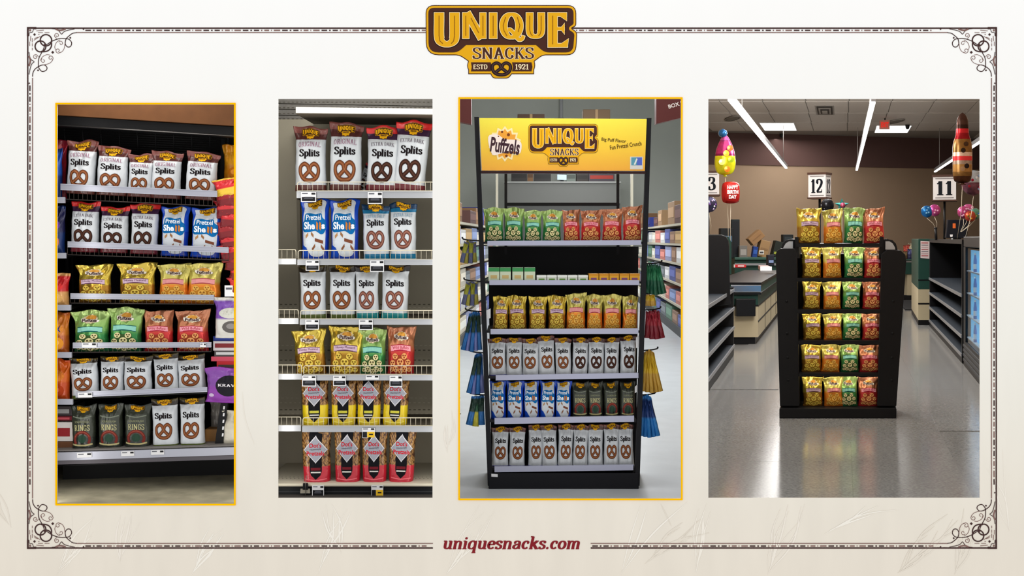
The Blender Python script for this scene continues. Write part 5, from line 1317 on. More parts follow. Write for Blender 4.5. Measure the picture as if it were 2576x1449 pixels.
e = empty('monitor', P(1414, 456, d)); part(MB().front([(1402, 439), (1425, 440), (1425, 453), (1402, 452)], d, d + .06, mat('screen_glow', (176, 196, 214), .4, emit=.35)), 'screen', e); part(MB().front([(1410, 452), (1418, 452), (1418, 456), (1410, 456)], d + .02, d + .05, BLK), 'foot', e); tag(e, 'small lit monitor on the far ledge under the header', 'monitor')
for (x0, y0, x1, c, lab) in ((1302, 287, 1370, (62, 44, 34), 'dark brown carton peeking over the left of the header'), (1467, 275, 1535, (84, 66, 48), 'brown carton peeking over the right of the header')):
    p0, p1 = P(x0, 330, 16), P(x1, y0, 16)
    e = empty('storage_carton', ((p0.x + p1.x) / 2, 16, p0.z)); hx, hz = (p1.x - p0.x) / 2, p1.z - p0.z
    MB().box((-hx, 0, 0), (hx, .4, hz), mat('carton_%d_%d_%d' % c, c, .7)).build('carton_body', e, None, .01); MB().box((-hx * .1, -.004, 0), (hx * .1, 0, hz), mat('tape_brown', (120, 96, 66), .5)).build('tape', e); tag(e, lab, 'carton')
hs = empty('high_shelf', P(1418, 334, 15.9)); part(MB().front([(1240, 330), (1600, 330), (1600, 338), (1240, 338)], 15.9, 16.6, SHELFC), 'board', hs)
for xx in (1250, 1590): part(MB().front([(xx - 3, 338), (xx + 3, 338), (xx + 3, 784), (xx - 3, 784)], 16.5, 16.6, SHELFC), 'upright', hs)
tag(hs, 'high storage shelf hidden behind the yellow header', 'shelf')

# ================================================================== ROOM 4: checkout with black snack stand
AX4 = (2116 - 1288) / F                        # sideways drift of the room axis per metre of depth
# ---- floor with tiles
FT = mat('floor_tile', (138, 137, 135), .13, var=.35, vscale=70, bump=.05, spec=.25); GROUT = mat('floor_grout', (132, 131, 129), .13, var=.35, vscale=70, bump=.05, spec=.25)
fl = floor_ceil('floor', [ql[0], qr[0], qr[1], ql[1]], -.004, GROUT, .05, 'glossy grey tiled floor of the checkout room')
TW, TD = .62, 1.14
tm = MB().hexa([(0, 0, 0), (TW - .003, 0, 0), (TW - .003 + AX4 * TD, TD - .004, 0), (AX4 * TD, TD - .004, 0)], [(0, 0, .004), (TW - .003, 0, .004), (TW - .003 + AX4 * TD, TD - .004, .004), (AX4 * TD, TD - .004, .004)], FT)
t0 = tm.build('floor_tile', fl); t0.location = (0, -50, -.004); tile_me = t0.data
first = True
for r_ in range(12):
    y = .03 + r_ * TD
    for c in range(-3, 12):
        x = 1.1 + AX4 * y + c * TW
        kx0 = CX + x / KD(y); kx1 = CX + (x + TW + AX4 * TD) / KD(y + TD)
        if kx1 < 1765 or kx0 > 2500: continue
        if x < X(1762, y) or x + TW + AX4 * TD > X(2556, y + TD): continue
        if first: o = t0; first = False
        else: o = link('floor_tile', tile_me, fl)
        o.location = (x, y, -.004)
# ---- ceiling with tiles, troffers, vent
CLT = mat('ceiling_tile', (196, 191, 184), .85, var=.05, vscale=30); CLG = mat('ceiling_grid_dark', (140, 136, 130), .8)
ce = floor_ceil('ceiling', [ql[0], qr[0], qr[1], ql[1]], CZ, CLG, .05, 'grey suspended tile ceiling of the checkout room')
CW, CD = .80, 2.02
def cpx(y): return EYE and (CZ - EYE)
skip = []
LIT = mat('troffer_light', (255, 255, 255), .5, emit=2.2)
def ceil_quad(px0, py0, px1, py1):              # pixel rectangle (at rows py0 < py1) projected on the ceiling along the room axis
    def C(px, py): k = (CZ - EYE) / (HY - py); return Vector(((px - CX) * k, F * k - DIST))
    a = C(px0, py0); b2 = C(px1, py0); y2 = F * (CZ - EYE) / (HY - py1) - DIST
    return [a, b2, Vector((b2.x + AX4 * (y2 - b2.y), y2)), Vector((a.x + AX4 * (y2 - a.y), y2))]
tmc = None
for r_ in range(-1, 7):
    y = 14.2 + r_ * CD
    for c in range(-3, 12):
        x = 1.6 + AX4 * y + c * CW - 2.2
        if CX + (x + CW + AX4 * CD) / KD(y + CD) < 1770 or CX + x / KD(y) > 2490: continue
        yb = ql[1][1] + (qr[1][1] - ql[1][1]) * (x - ql[1][0]) / (qr[1][0] - ql[1][0])
        if y + CD > yb - .1: continue
        if tmc is None:
            o = MB().hexa([(0, 0, -.012), (CW - .018, 0, -.012), (CW - .018 + AX4 * CD, CD - .06, -.012), (AX4 * CD, CD - .06, -.012)], [(0, 0, 0), (CW - .018, 0, 0), (CW - .018 + AX4 * CD, CD - .06, 0), (AX4 * CD, CD - .06, 0)], CLT).build('ceiling_tile', ce); tmc = o.data
        else: o = link('ceiling_tile', tmc, ce)
        o.location = (x, y, CZ)
for (q, lab) in (((1909, 306, 1998, 325), 'lit ceiling troffer left of the vent'), ((2204, 313, 2295, 331), 'lit ceiling troffer behind the exit sign')):
    pts = ceil_quad(*q); e = empty('ceiling_light', (pts[0].x, pts[0].y, CZ - .02)); off = Vector(e.location)
    part(MB().prism(pts, CZ - .03, CZ - .014, mat('troffer_frame', (200, 200, 198), .5)), 'frame', e)
    c_ = sum(pts, Vector((0, 0))) / 4; inn = [c_ + (p - c_) * .95 for p in pts]
    part(MB().prism(inn, CZ - .036, CZ - .03, LIT), 'diffuser', e); tag(e, lab, 'ceiling light', 'ceiling troffers')
vp = ceil_quad(2049, 263, 2098, 287); e = empty('ceiling_vent', (vp[0].x, vp[0].y, CZ - .02)); c_ = sum(vp, Vector((0, 0))) / 4
for i, s_ in enumerate((1, .82, .64, .46, .28)):
    part(MB().prism([c_ + (p - c_) * s_ for p in vp], CZ - .018 - .01 * i, CZ - .012 - .01 * i, mat('vent_light', (150, 146, 140), .6) if i % 2 == 0 else mat('vent_dark', (50, 48, 46), .6)), 'vent_ring', e)
tag(e, 'square stepped air vent in the checkout ceiling', 'ceiling vent')
for (px, py, lab) in ((1843, 295, 'round ceiling speaker left of the long light strip'), (2250, 303, 'round ceiling speaker above the exit sign')):
    k = (CZ - EYE) / (HY - py); e = empty('ceiling_speaker', ((px - CX) * k, F * k - DIST, CZ - .03)); MB().lathe([(0, -.004), (.1, -.004), (.115, 0), (.12, .016), (0, .016)], (0, 0, 0), mat('speaker_grey', (112, 108, 100), .7), 18, 4.0).build('grille', e); MB().lathe([(.12, -.006), (.14, -.006), (.14, .016), (.12, .016)], (0, 0, 0), mat('speaker_rim', (138, 134, 128), .7), 18, 4.0).build('rim', e); tag(e, lab, 'speaker')
for i, (px, py) in enumerate(((1966, 333), (2283, 311))):
    k = (CZ - EYE) / (HY - py); e = empty('ceiling_camera', ((px - CX) * k, F * k - DIST, CZ - .08)); MB().lathe([(0, -.05), (.03, -.04), (.045, 0), (.05, .03), (.03, .07)], (0, 0, 0), BLK, 12).build('dome', e); MB().lathe([(.055, .05), (.055, .066), (0, .066)], (0, 0, 0), mat('speaker_rim', (138, 134, 128), .7), 12).build('mount', e); tag(e, ('small black camera dome below the left troffer', 'small black camera dome above the right troffer')[i], 'camera')
# exit sign
e = empty('exit_sign', P(2226, 326, 19.2)); part(MB().front([(2214, 303), (2238, 302), (2238, 325), (2214, 325)], 19.2, 19.26, mat('exit_plate', (196, 130, 116), .5)), 'plate', e)
tt = D2(); w_ = sans('EXIT', mat('exit_red', (222, 40, 30), .5, emit=.6), 'exit_lettering', .04); w_.centre(); bb = w_.bbox(); tt.add(w_, 19 / (bb[2] - bb[0]), -13 / (bb[3] - bb[1]), 2226, 314)
for pn, me in tt.meshes(lambda x, y, l: P(x, y, 19.19) - Vector(e.location)).items(): link(pn, me, e)
pz = P(2226, 302, 19.23); part(MB().tube([pz, (pz.x, pz.y, CZ)], .012, BLK, 6), 'stem', e); tag(e, 'red exit sign hanging in front of the right troffer', 'exit sign')
# linear pendant lights
TUBE = mat('pendant_light', (255, 252, 248), .5, emit=9.0)
def pendant(pa, pb, h, lab, w_):
    da, db = F * h / (HY - pa[1]) - DIST, F * h / (HY - pb[1]) - DIST
    A, B = P(pa[0], pa[1], da), P(pb[0], pb[1], db)
    e = empty('pendant_light', (A + B) / 2); tx = Vector((w_, 0, 0)); up = Vector((0, 0, .07))
    part(MB().hexa([A - tx, A + tx, B + tx, B - tx], [A - tx + up, A + tx + up, B + tx + up, B - tx + up], mat('pendant_body', (120, 118, 118), .4)), 'housing', e)
    dn = Vector((0, 0, -.02)); tx2 = tx * .86
    part(MB().hexa([A - tx2 + dn, A + tx2 + dn, B + tx2 + dn, B - tx2 + dn], [A - tx2, A + tx2, B + tx2, B - tx2], TUBE), 'light_tube', e)
    for f in (.12, .9):
        p = A.lerp(B, f) + up; part(MB().tube([p, (p.x, p.y, CZ)], .006, mat('cable_grey', (150, 146, 142), .5), 5), 'cable', e)
    tag(e, lab, 'pendant light', 'linear pendant lights')
pendant((1836, 249), (1978, 422), 1.66, 'long linear pendant light on the left of the checkout ceiling', .028)
pendant((2197, 256), (2155, 427), 1.66, 'linear pendant light right of the ceiling vent', .028)
pendant((2540, 306), (2352, 431), 1.62, 'linear pendant light behind the bottle balloon at right', .026)

# ---- black snack stand
class SK(MB):
    """as MB, but depth runs along the lane axis of the checkout room"""
    def front(s, pts, d0, d1, m):
        w = [P(x, y, D4) for x, y in pts]; a, b2 = AX4 * (d0 - D4), AX4 * (d1 - D4)
        return s.hexa([(p.x + a, d0, p.z) for p in w], [(p.x + b2, d1, p.z) for p in w], m)
D4 = F * EYE / (1051 - HY) - DIST
STB = mat('stand_black', (20, 20, 22), .42); STI = mat('stand_inner', (10, 10, 12), .6)
st = empty('snack_stand', (P(2110, 1050, D4).x, D4, 0)); tag(st, 'black free-standing snack stand with lit shelves in the checkout room', 'display stand')
SD = .42
lft = [(1962, 1022), (1953, 700), (1951, 640), (1955, 630), (1964, 625), (1998, 625), (2005, 640), (2011, 1022)]
rgt = [(2255, 1022), (2277, 700), (2280, 655), (2277, 640), (2266, 630), (2232, 628), (2217, 640), (2207, 1022)]
for pts in (lft, rgt):
    sp_ = part(SK().front(pts, D4, D4 + SD, STB), 'side_panel', st, None, .004)
    cx = sum(p[0] for p in pts) / len(pts); dx = 4 if cx < 2100 else -4
    for (yy) in (758, 839, 900, 957):
        c = P(cx + dx + (1 if cx < 2100 else -1) * (yy - 758) * .02, yy, D4); part(MB().lathe([(0, -.003), (.009, -.003), (.011, 0)], (c.x, D4, c.z), STI, 10, 1, 'y'), 'screw_hole', st, sp_)
# raised arched cheeks behind the side panels with silver inlays
for xs_, sg in ((1996, -1), (2226, 1)):
    arch = [(xs_ + sg * -8, 640), (xs_ + sg * -8, 602), (xs_ + sg * 6, 601), (xs_ + sg * 20, 604), (xs_ + sg * 29, 613), (xs_ + sg * 33, 628), (xs_ + sg * 33, 640)]
    a_ = part(SK().front(arch, D4 + .06, D4 + .12, STB), 'arched_cheek', st, None, .003)
    inl = [(xs_ + sg * 2, 628), (xs_ + sg * 2, 607), (xs_ + sg * 12, 607), (xs_ + sg * 20, 612), (xs_ + sg * 26, 622), (xs_ + sg * 27, 628)]
    part(SK().front(inl, D4 + .054, D4 + .06, mat('inlay_silver', (190, 196, 204), .25, .6)), 'silver_inlay', st, a_)
    part(SK().front([(xs_ + sg * -3, 596), (xs_ + sg * -12, 596), (xs_ + sg * -15, 650), (xs_ + sg * -4, 650)], D4 + .02, D4 + SD, STB), 'top_cheek', st, None, .002)
part(SK().front([(2000, 640), (2222, 640), (2212, 1022), (2006, 1022)], D4 + .26, D4 + SD, STI), 'back_panel', st)
TOPS4 = [(612, 621), (700, 708), (779, 788), (857, 866), (939, 947)]
LED = mat('shelf_led', (255, 244, 220), .5, emit=16.0)
for i, (ya, yb) in enumerate(TOPS4):
    f = (ya - 612) / 330.0; xa, xb = lerp(2002, 2010, f), lerp(2220, 2209, f)
    s = part(SK().front([(xa, ya), (xb, ya), (xb, yb - 5), (xa, yb - 5)], D4, D4 + SD, STB).front([(xa, ya), (xb, ya), (xb, yb), (xa, yb)], D4 - .006, D4 + .008, STB), 'shelf', st)
    p0, p1 = P(xa + 6, yb, D4), P(xb - 6, yb, D4)
    part(SK().front([(xa + 6, yb - 5), (xb - 6, yb - 5), (xb - 6, yb - 3.4), (xa + 6, yb - 3.4)], D4 + .02, D4 + .035, LED), 'led_strip', st, s)
part(SK().front([(1961, 1026), (2255, 1026), (2255, HY + EYE / KD(D4)), (1961, HY + EYE / KD(D4))], D4 - .03, D4 + SD + .01, STB), 'plinth', st, None, .006)
W4 = 'black checkout stand'; G4 = 'bags of the black checkout stand'
DB4 = D4 + .10
K4 = ['gold', 'orange', 'green', 'red']
R4 = [([(1997, 2064), (2067, 2119), (2116, 2170), (2167, 2224)], 524, 612), ([(2012, 2065), (2064, 2117), (2117, 2172), (2168, 2217)], 622, 700), ([(2014, 2062), (2066, 2114), (2113, 2163), (2164, 2214)], 708, 779),
      ([(2014, 2066), (2067, 2118), (2113, 2165), (2163, 2214)], 788, 857), ([(2010, 2065), (2060, 2111), (2109, 2159), (2157, 2212)], 867, 939), ([(2014, 2069), (2068, 2120), (2108, 2156), (2154, 2208)], 947, 1024)]
for i, (xs_, ya, yb) in enumerate(R4):
    def sc(y): return HY + (y - HY) * 1.0
    zb = P(0, yb, D4).z if i < 5 else P(0, 1026, D4).z
    yb2 = HY + (EYE - zb) / KD(DB4)
    bag_row(i + 1, jit([(K4[c], xs_[c][0] + 3, ya + (3 if c == 1 and i == 0 else 0), xs_[c][1] + 3, yb2) for c in range(4)], 40 + i), DB4, W4, G4)

# ---- left shelving along the lane
GUN = mat('shelf_gunmetal', (52, 58, 66), .35, .3); EDGE = mat('shelf_edge', (150, 152, 156), .3, .5)
def lane_rack_wall(A, B, zs, top, e, lab):
    """the same shelving set against the left wall, which runs at a slight angle"""
    def K(q, f): return Vector((q.x + (X(1765, q.y) - q.x) * f, q.y, 0))
    t = (B - A).normalized() * .06
    part(MB().prism([K(A, .9), K(B, .9), K(B, 1), K(A, 1)], 0, top, STI), 'back_panel', e)
    part(MB().prism([A, B, K(B, .9), K(A, .9)], 0, .09, STB), 'base', e)
    for z in zs:
        s = part(MB().prism([A, B, K(B, .9), K(A, .9)], z - .02, z, GUN), 'shelf', e)
        part(MB().prism([A + Vector((.01, 0, 0)), B + Vector((.01, 0, 0)), B, A], z - .03, z + .004, EDGE), 'shelf_edge', e, s)
    part(MB().prism([B - t, B, K(B, 1), K(B - t, 1)], 0, top, STB), 'end_panel', e)
    tag(e, lab, 'shelf unit'); return A, B
def lane_rack(pn, pf, sgn, zs, top, name, lab, depth=.45):
    """open shelving whose front runs from ground pixel pn (near) to pf (far); sgn points away from the lane"""
    A, B = G(*pn), G(*pf); A.z = B.z = 0
    e = empty(name, A); n = Vector((sgn, 0, 0)) * depth
    if sgn < 0: return lane_rack_wall(A, B, zs, top, e, lab)
    part(MB().prism([A + n * .9, B + n * .9, B + n, A + n], 0, top, STI), 'back_panel', e)
    part(MB().prism([A, B, B + n, A + n], 0, .09, STB), 'base', e)
    for z in zs:
        s = part(MB().prism([A, B, B + n * .9, A + n * .9], z - .02, z, GUN), 'shelf', e)
        part(MB().prism([A - n * .02, B - n * .02, B, A], z - .03, z + .004, EDGE), 'shelf_edge', e, s)
    t = (B - A).normalized() * .06
    for q in (A, B):
        q2 = q + (t if q is A else -t)
        part(MB().prism([q, q2, q2 + n, q + n], 0, top, STB), 'end_panel', e, None, .01)
    part(MB().prism([A, B, B + n, A + n], top - .05, top, STB), 'top_cap', e)
    tag(e, lab, 'shelf unit'); return A, B
A, B = lane_rack((1780, 988), (1846, 893), -1, (.12, .33, .55, .76), .78, 'lane_shelf', 'low black open shelf at the left edge of the checkout room', .5)
# tall dark panel with a rounded top above that shelf
dpn = B.y - 1.2
e = empty('privacy_screen', P(1810, 760, dpn)); part(MB().front([(1778, 775), (1838, 765), (1834, 620), (1832, 604), (1826, 594), (1814, 590), (1778, 590)], dpn, dpn + .05, STB), 'panel', e, None, .008)
part(MB().front([(1840, 690), (1840, 610), (1833, 596), (1829, 596), (1835, 612), (1835, 690)], dpn + .2, dpn + .6, mat('lane_green', (30, 58, 50), .45)), 'green_back', e)
tag(e, 'tall dark rounded panel standing behind the left shelf', 'screen')
# ---- left checkout counter
CRM = mat('counter_cream', (176, 164, 136), .5); GRN = mat('counter_green', (36, 66, 58), .4); BELT = mat('belt_black', (22, 20, 22), .3); SS = mat('stainless', (160, 164, 172), .2, .9)
A, B = G(1907, 866), G(1962, 792); nW = Vector((-.62, 0, 0))
ctr = empty('checkout_counter', A); tag(ctr, 'green and cream checkout counter with black belt left of the stand', 'counter')
def foot(a, b, n, g=0.0, cut=0):
    t = (b - a).normalized()
    return [a + Vector((g, 0, 0)) - t * g, b + Vector((g, 0, 0)), b + n, a + n - t * g]
for (z0, z1, m, nm, g) in ((0, .09, STB, 'kick_plate', -.04), (.09, .48, CRM, 'cream_panel', 0), (.48, .50, STB, 'trim_strip', .005), (.50, .63, GRN, 'green_panel', .0), (.63, .655, STB, 'bumper_strip', .04), (.655, .76, GRN, 'upper_body', .03), (.76, .785, BELT, 'belt_top', .045)):
    part(MB().prism(foot(A, B, nW, g), z0, z1, m), nm, ctr)
tdir = (B - A).normalized()
part(MB().prism([A + Vector((.048, 0, 0)) - tdir * .05, A + Vector((-.34, 0, 0)) - tdir * .06, A + Vector((-.34, 0, 0)) - tdir * .03, A + Vector((.04, .05, 0))], .66, .755, SS), 'steel_bumper', ctr, None, .01)
for f in (.25, .5, .75): 
    q = A.lerp(B, f); part(MB().prism([q + Vector((.004, 0, 0)), q + Vector((.004, 0, 0)) + tdir * .03, q + tdir * .03, q], .1, .48, STB), 'panel_gap', ctr)
part(MB().prism([A + Vector((.004, 0, 0)), B + Vector((.004, 0, 0)), B, A], .28, .3, STB), 'panel_gap', ctr)
part(MB().prism([A + Vector((-.3, -.12, 0)), A + Vector((-.05, -.1, 0)), A + Vector((-.05, 0, 0)), A + Vector((-.3, 0, 0))], .36, .58, STB), 'card_reader_box', ctr, None, .01)
def zt(px, py, z): # point on a horizontal plane
    return G(px, py, z)
q = zt(1925, 680, .785); e = empty('lane_divider', q); MB().prism([(-.12, -.2), (.06, -.2), (.2, .7), (.02, .7)], 0, .07, mat('divider_pink', (206, 170, 168), .5)).build('wedge', e, None, .01); MB().prism([(-.13, -.21), (.07, -.21), (.07, -.19), (-.13, -.19)], 0, .07, WHITE_TAG).build('end_face', e); tag(e, 'pale pink wedge sign on the checkout belt', 'divider')
q = zt(1864, 673, .785); e = empty('till_display', q); MB().box((-.12, 0, 0), (.1, .1, .055), mat('till_red', (196, 40, 44), .4)).build('face', e, None, .006); MB().box((-.13, .0, 0), (-.115, .1, .055), WHITE_TAG).build('end_cap', e); MB().box((-.06, -.003, .018), (.06, 0, .04), WHITE_TAG).build('lettering_strip', e); tag(e, 'small red and white strip sign on the checkout counter', 'sign')
# ---- second, farther counter with till clutter
fc = P(1900, 720, 17.5); fcb = empty('back_counter', (fc.x, 17.5, 0)); zz = P(0, 647, 17.5).z
part(MB().box((X(1848, 17.5), 17.5, 0), (X(1992, 17.5), 18.3, zz - .05), GRN), 'body', fcb); part(MB().box((X(1846, 17.5), 17.4, zz - .05), (X(1994, 17.5), 18.3, zz), mat('counter_top_green', (54, 86, 76), .4)), 'top', fcb, None, .01); part(MB().box((X(1846, 17.5), 17.395, zz - .16), (X(1994, 17.5), 17.41, zz - .12), EDGE), 'edge_strip', fcb)
tag(fcb, 'green back counter with till equipment left of the stand', 'counter')
def on_back(name, rect, dep, c, lab, cat, rot=0, d=17.6, extra=None):
    x0, y0, x1, y1 = rect; k = KD(d); W_, H_ = (x1 - x0) * k, (y1 - y0) * k
    e = empty(name, (X((x0 + x1) / 2, d), d, P(0, y1, d).z))
    m = mat('%s_%d_%d_%d' % (name, *c), c, .6)
    MB().box((-W_ / 2, 0, 0), (W_ / 2, dep, H_), m).build('body', e, None, min(W_, H_) * .06)
    if extra: MB().box((-W_ * .36, -.006, H_ * extra[1]), (W_ * .36, 0, H_ * extra[2]), mat('x_%d_%d_%d' % extra[0], extra[0], .5)).build('front_panel', e)
    e.rotation_euler = (0, R(rot), 0); return tag(e, lab, cat)
on_back('till_monitor', (1840, 552, 1861, 647), .1, (30, 38, 40), 'tall dark till monitor beside the left wall', 'monitor', 0, 17.7, ((16, 20, 26), .1, .95))
on_back('card_stand', (1812, 574, 1846, 650), .2, (26, 28, 30), 'dark cluttered till stand left of the monitor', 'till stand', 0, 17.55, ((70, 96, 120), .55, .75))
on_back('cardboard_box', (1905, 604, 1930, 647), .3, (150, 120, 84), 'small cardboard box leaning on the back counter', 'box', 14, 17.6, ((134, 104, 72), .45, .55))
on_back('cardboard_box', (1892, 584, 1930, 606), .3, (146, 112, 76), 'tilted cardboard box lying on the smaller box', 'box', -40, 17.62, ((126, 94, 62), .45, .55))
on_back('blue_bag', (1892, 620, 1904, 647), .15, (30, 60, 130), 'small blue sack beside the leaning box', 'sack', 8, 17.55, ((50, 90, 170), .3, .7))
on_back('glass_jar', (1860, 618, 1880, 648), .15, (110, 108, 104), 'grey jar on the back counter', 'jar', 0, 17.45, ((150, 148, 144), .2, .7))
on_back('till_printer', (1942, 606, 1962, 646), .25, (34, 40, 36), 'dark till printer on the back counter', 'printer', 14, 17.6, ((150, 160, 60), .15, .3))
on_back('till_screen', (1970, 590, 1996, 646), .2, (24, 28, 30), 'dark till screen just left of the stand', 'screen', 0, 17.6, ((40, 48, 52), .4, .9))
on_back('card_reader', (1932, 641, 1948, 668), .15, (30, 32, 44), 'card reader with small blue display beside the stand', 'card reader', 0, 13.2, ((120, 140, 180), .25, .5))
on_back('note_card', (1910, 630, 1922, 640), .02, (214, 214, 210), 'white note card on the leaning cardboard box', 'card', 0, 17.4, ((60, 60, 64), .3, .7))
q = Vector((X(1940, 13.2), 13.2, 0)); 
# ---- right side: green cabinet, shelving, cooler
d = F * EYE / (818 - HY) - DIST; zq = lambda y: P(0, y, d).z
cab = empty('checkout_cabinet', (X(2334, d), d, 0)); tag(cab, 'green and cream checkout cabinet with notices right of the stand', 'cabinet')
xa, xb = X(2310, d), X(2356, d)
part(MB().prism([(xa, d), (xb, d), (xb + .9, d + 3), (xa + .9, d + 3)], 0, .08, STB), 'kick_plate', cab)
part(MB().prism([(xa, d), (xb, d), (xb + .9, d + 3), (xa + .9, d + 3)], .08, zq(728), CRM), 'cream_panel', cab)
part(MB().prism([(xa, d), (xb, d), (xb + .9, d + 3), (xa + .9, d + 3)], zq(728), zq(601), GRN), 'green_panel', cab, None, .01)
part(MB().prism([(xa - .003, d - .004), (xb + .003, d - .004), (xb, d), (xa, d)], zq(766), zq(762), STB), 'panel_gap', cab)
part(MB().prism([(xa - .003, d - .004), (xb + .003, d - .004), (xb, d), (xa, d)], zq(706), zq(703), STB), 'panel_gap', cab)
for (x0, x1, lab, c) in ((2316, 2338, 'left printed notice on the green cabinet', (206, 190, 190)), (2340, 2353, 'right printed notice on the green cabinet', (216, 214, 206))):
    e = empty('notice_sheet', P((x0 + x1) / 2, 651, d - .008)); part(MB().front([(x0, 606), (x1, 607), (x1, 651), (x0, 649)], d - .012, d - .008, mat('paper_%d' % x0, c, .7)), 'sheet', e)
    rr = random.Random(x0)
    for i in range(7): 
        yy = 610 + i * 5.4; part(MB().front([(x0 + 2, yy), (x1 - 3, yy), (x1 - 3, yy + 2.2), (x0 + 2, yy + 2.2)], d - .014, d - .012, mat('print_%d' % (i % 3), ((160, 80, 84), (120, 116, 120), (176, 150, 150))[i % 3], .7)), 'printed_line', e)
    tag(e, lab, 'notice')
lane_rack((2420, 914), (2338, 820), 1, (.10, .30, .52, .74), 1.33, 'lane_shelf', 'tall black empty shelf unit right of the checkout lane', .55)
# cooler with glass door
A, B = G(2500, 1012), G(2424, 918); A.z = B.z = 0
co = empty('drinks_cooler', A); tag(co, 'black drinks cooler with glowing blue interior at the right edge', 'cooler'); n = Vector((.6, 0, 0)); t = (B - A)
part(MB().prism([A + n * .85, B + n * .85, B + n, A + n], 0, 1.36, STB), 'back', co); part(MB().prism([A, B, B + n, A + n], 0, .26, STB), 'grille_base', co); part(MB().prism([A, B, B + n, A + n], 1.25, 1.36, STB), 'top', co, None, .01)
for f in (0, .1, .92):
    part(MB().prism([A + t * f, A + t * (f + .08), A + t * (f + .08) + n * (1 if f != .1 else .05), A + t * f + n * (1 if f != .1 else .05)], .26, 1.25, STB), 'frame_post', co)
part(MB().prism([A + n * .1, B + n * .1, B + n * .12, A + n * .12], .28, 1.22, mat('cooler_glow', (80, 170, 220), .4, emit=.9)), 'lit_panel', co)
part(MB().prism([A + n * .02, B + n * .02, B + n * .03, A + n * .03], .27, 1.24, mat('cooler_glass', (235, 245, 250), .03, trans=1.0)), 'glass_door', co)
MATS['cooler_glass'].node_tree.nodes['Principled BSDF'].inputs['IOR'].default_value = 1.04
for i in range(4): part(MB().prism([A - n * .01, B - n * .01, B, A], .05 + i * .05, .075 + i * .05, mat('grille_slat', (48, 50, 54), .4)), 'grille_slat', co)
for i in range(4):
    z = .32 + i * .23; part(MB().prism([A + n * .03, B + n * .03, B + n * .1, A + n * .1], z - .012, z, mat('cooler_shelf', (190, 200, 206), .4)), 'shelf', co)
    for k in range(3):
        p = A + t * (.2 + .24 * k) + n * .065; e = empty('drink_bottle', (p.x, p.y, z)); MB().lathe([(0, 0), (.016, 0), (.016, .11), (.01, .15), (.009, .17)], (0, 0, 0), mat('drink_blue', (40, 120, 190), .2), 10).build('bottle_body', e); MB().lathe([(.01, .168), (.01, .185), (0, .186)], (0, 0, 0), WHITE_TAG, 8).build('cap', e); MB().lathe([(.0165, .03), (.0165, .08)], (0, 0, 0), WHITE_TAG, 10).build('label_band', e); tag(e, 'blue drink bottle, %s on the %s shelf from below inside the cooler' % (('nearest', 'middle', 'farthest')[k], NUM[i + 1]), 'bottle', 'bottles in the cooler')
# counter with snack baskets between stand and cabinet
dc = 20.0; e = empty('checkout_counter', (X(2300, dc), dc, 0)); tag(e, 'green counter seen between the stand and the notices', 'counter')
z1 = P(0, 652, dc).z
part(MB().box((X(2262, dc), dc, P(0, 690, dc).z), (X(2296, dc), dc + .6, z1 - .02), GRN), 'front_panel', e); part(MB().box((X(2260, dc), dc - .05, z1 - .02), (X(2298, dc), dc + .6, z1), mat('counter_top_green', (54, 86, 76), .4)), 'top', e, None, .006); part(MB().box((X(2262, dc), dc - .01, P(0, 660, dc).z), (X(2296, dc), dc, P(0, 656, dc).z), EDGE), 'edge_strip', e)
part(MB().box((X(2284, dc), dc + .04, .1), (X(2296, dc), dc + .6, P(0, 690, dc).z), CRM), 'cream_side', e); part(MB().box((X(2262, dc), dc + .3, .1), (X(2284, dc), dc + .6, P(0, 690, dc).z), STI), 'dark_recess', e); part(MB().box((X(2262, dc), dc + .02, 0), (X(2296, dc), dc + .6, .1), STB), 'kick_plate', e)
for (x0, y0, x1, c, lab) in ((2264, 632, 2284, (120, 100, 70), 'brown snack bag in the counter basket'), (2272, 616, 2292, (176, 60, 40), 'red snack bag on top of the counter pile'), (2282, 626, 2297, (70, 72, 120), 'purple-blue snack bag on the counter'), (2284, 612, 2298, (190, 180, 150), 'cream snack bag behind the blue one on counter')):
    pouch_thing('snack_pack', (x0, y0, x1, 652), dc + .1 + (.15 if y0 < 620 else 0), c, tuple(int(v * .7) for v in c), lab, 'snack pack')
m_ = empty('floor_mat', G(2300, 772)); MB().prism([(-.5, -1.0), (.45, -1.0), (1.3, 2.2), (.3, 2.2)], .002, .012, mat('mat_black', (26, 26, 28), .8)).build('mat_pad', m_); MB().prism([(-.52, -1.03), (.47, -1.03), (.46, -1.0), (-.51, -1.0)], .002, .014, STB).build('mat_edge', m_); tag(m_, 'black floor mat beside the green cabinet', 'mat')

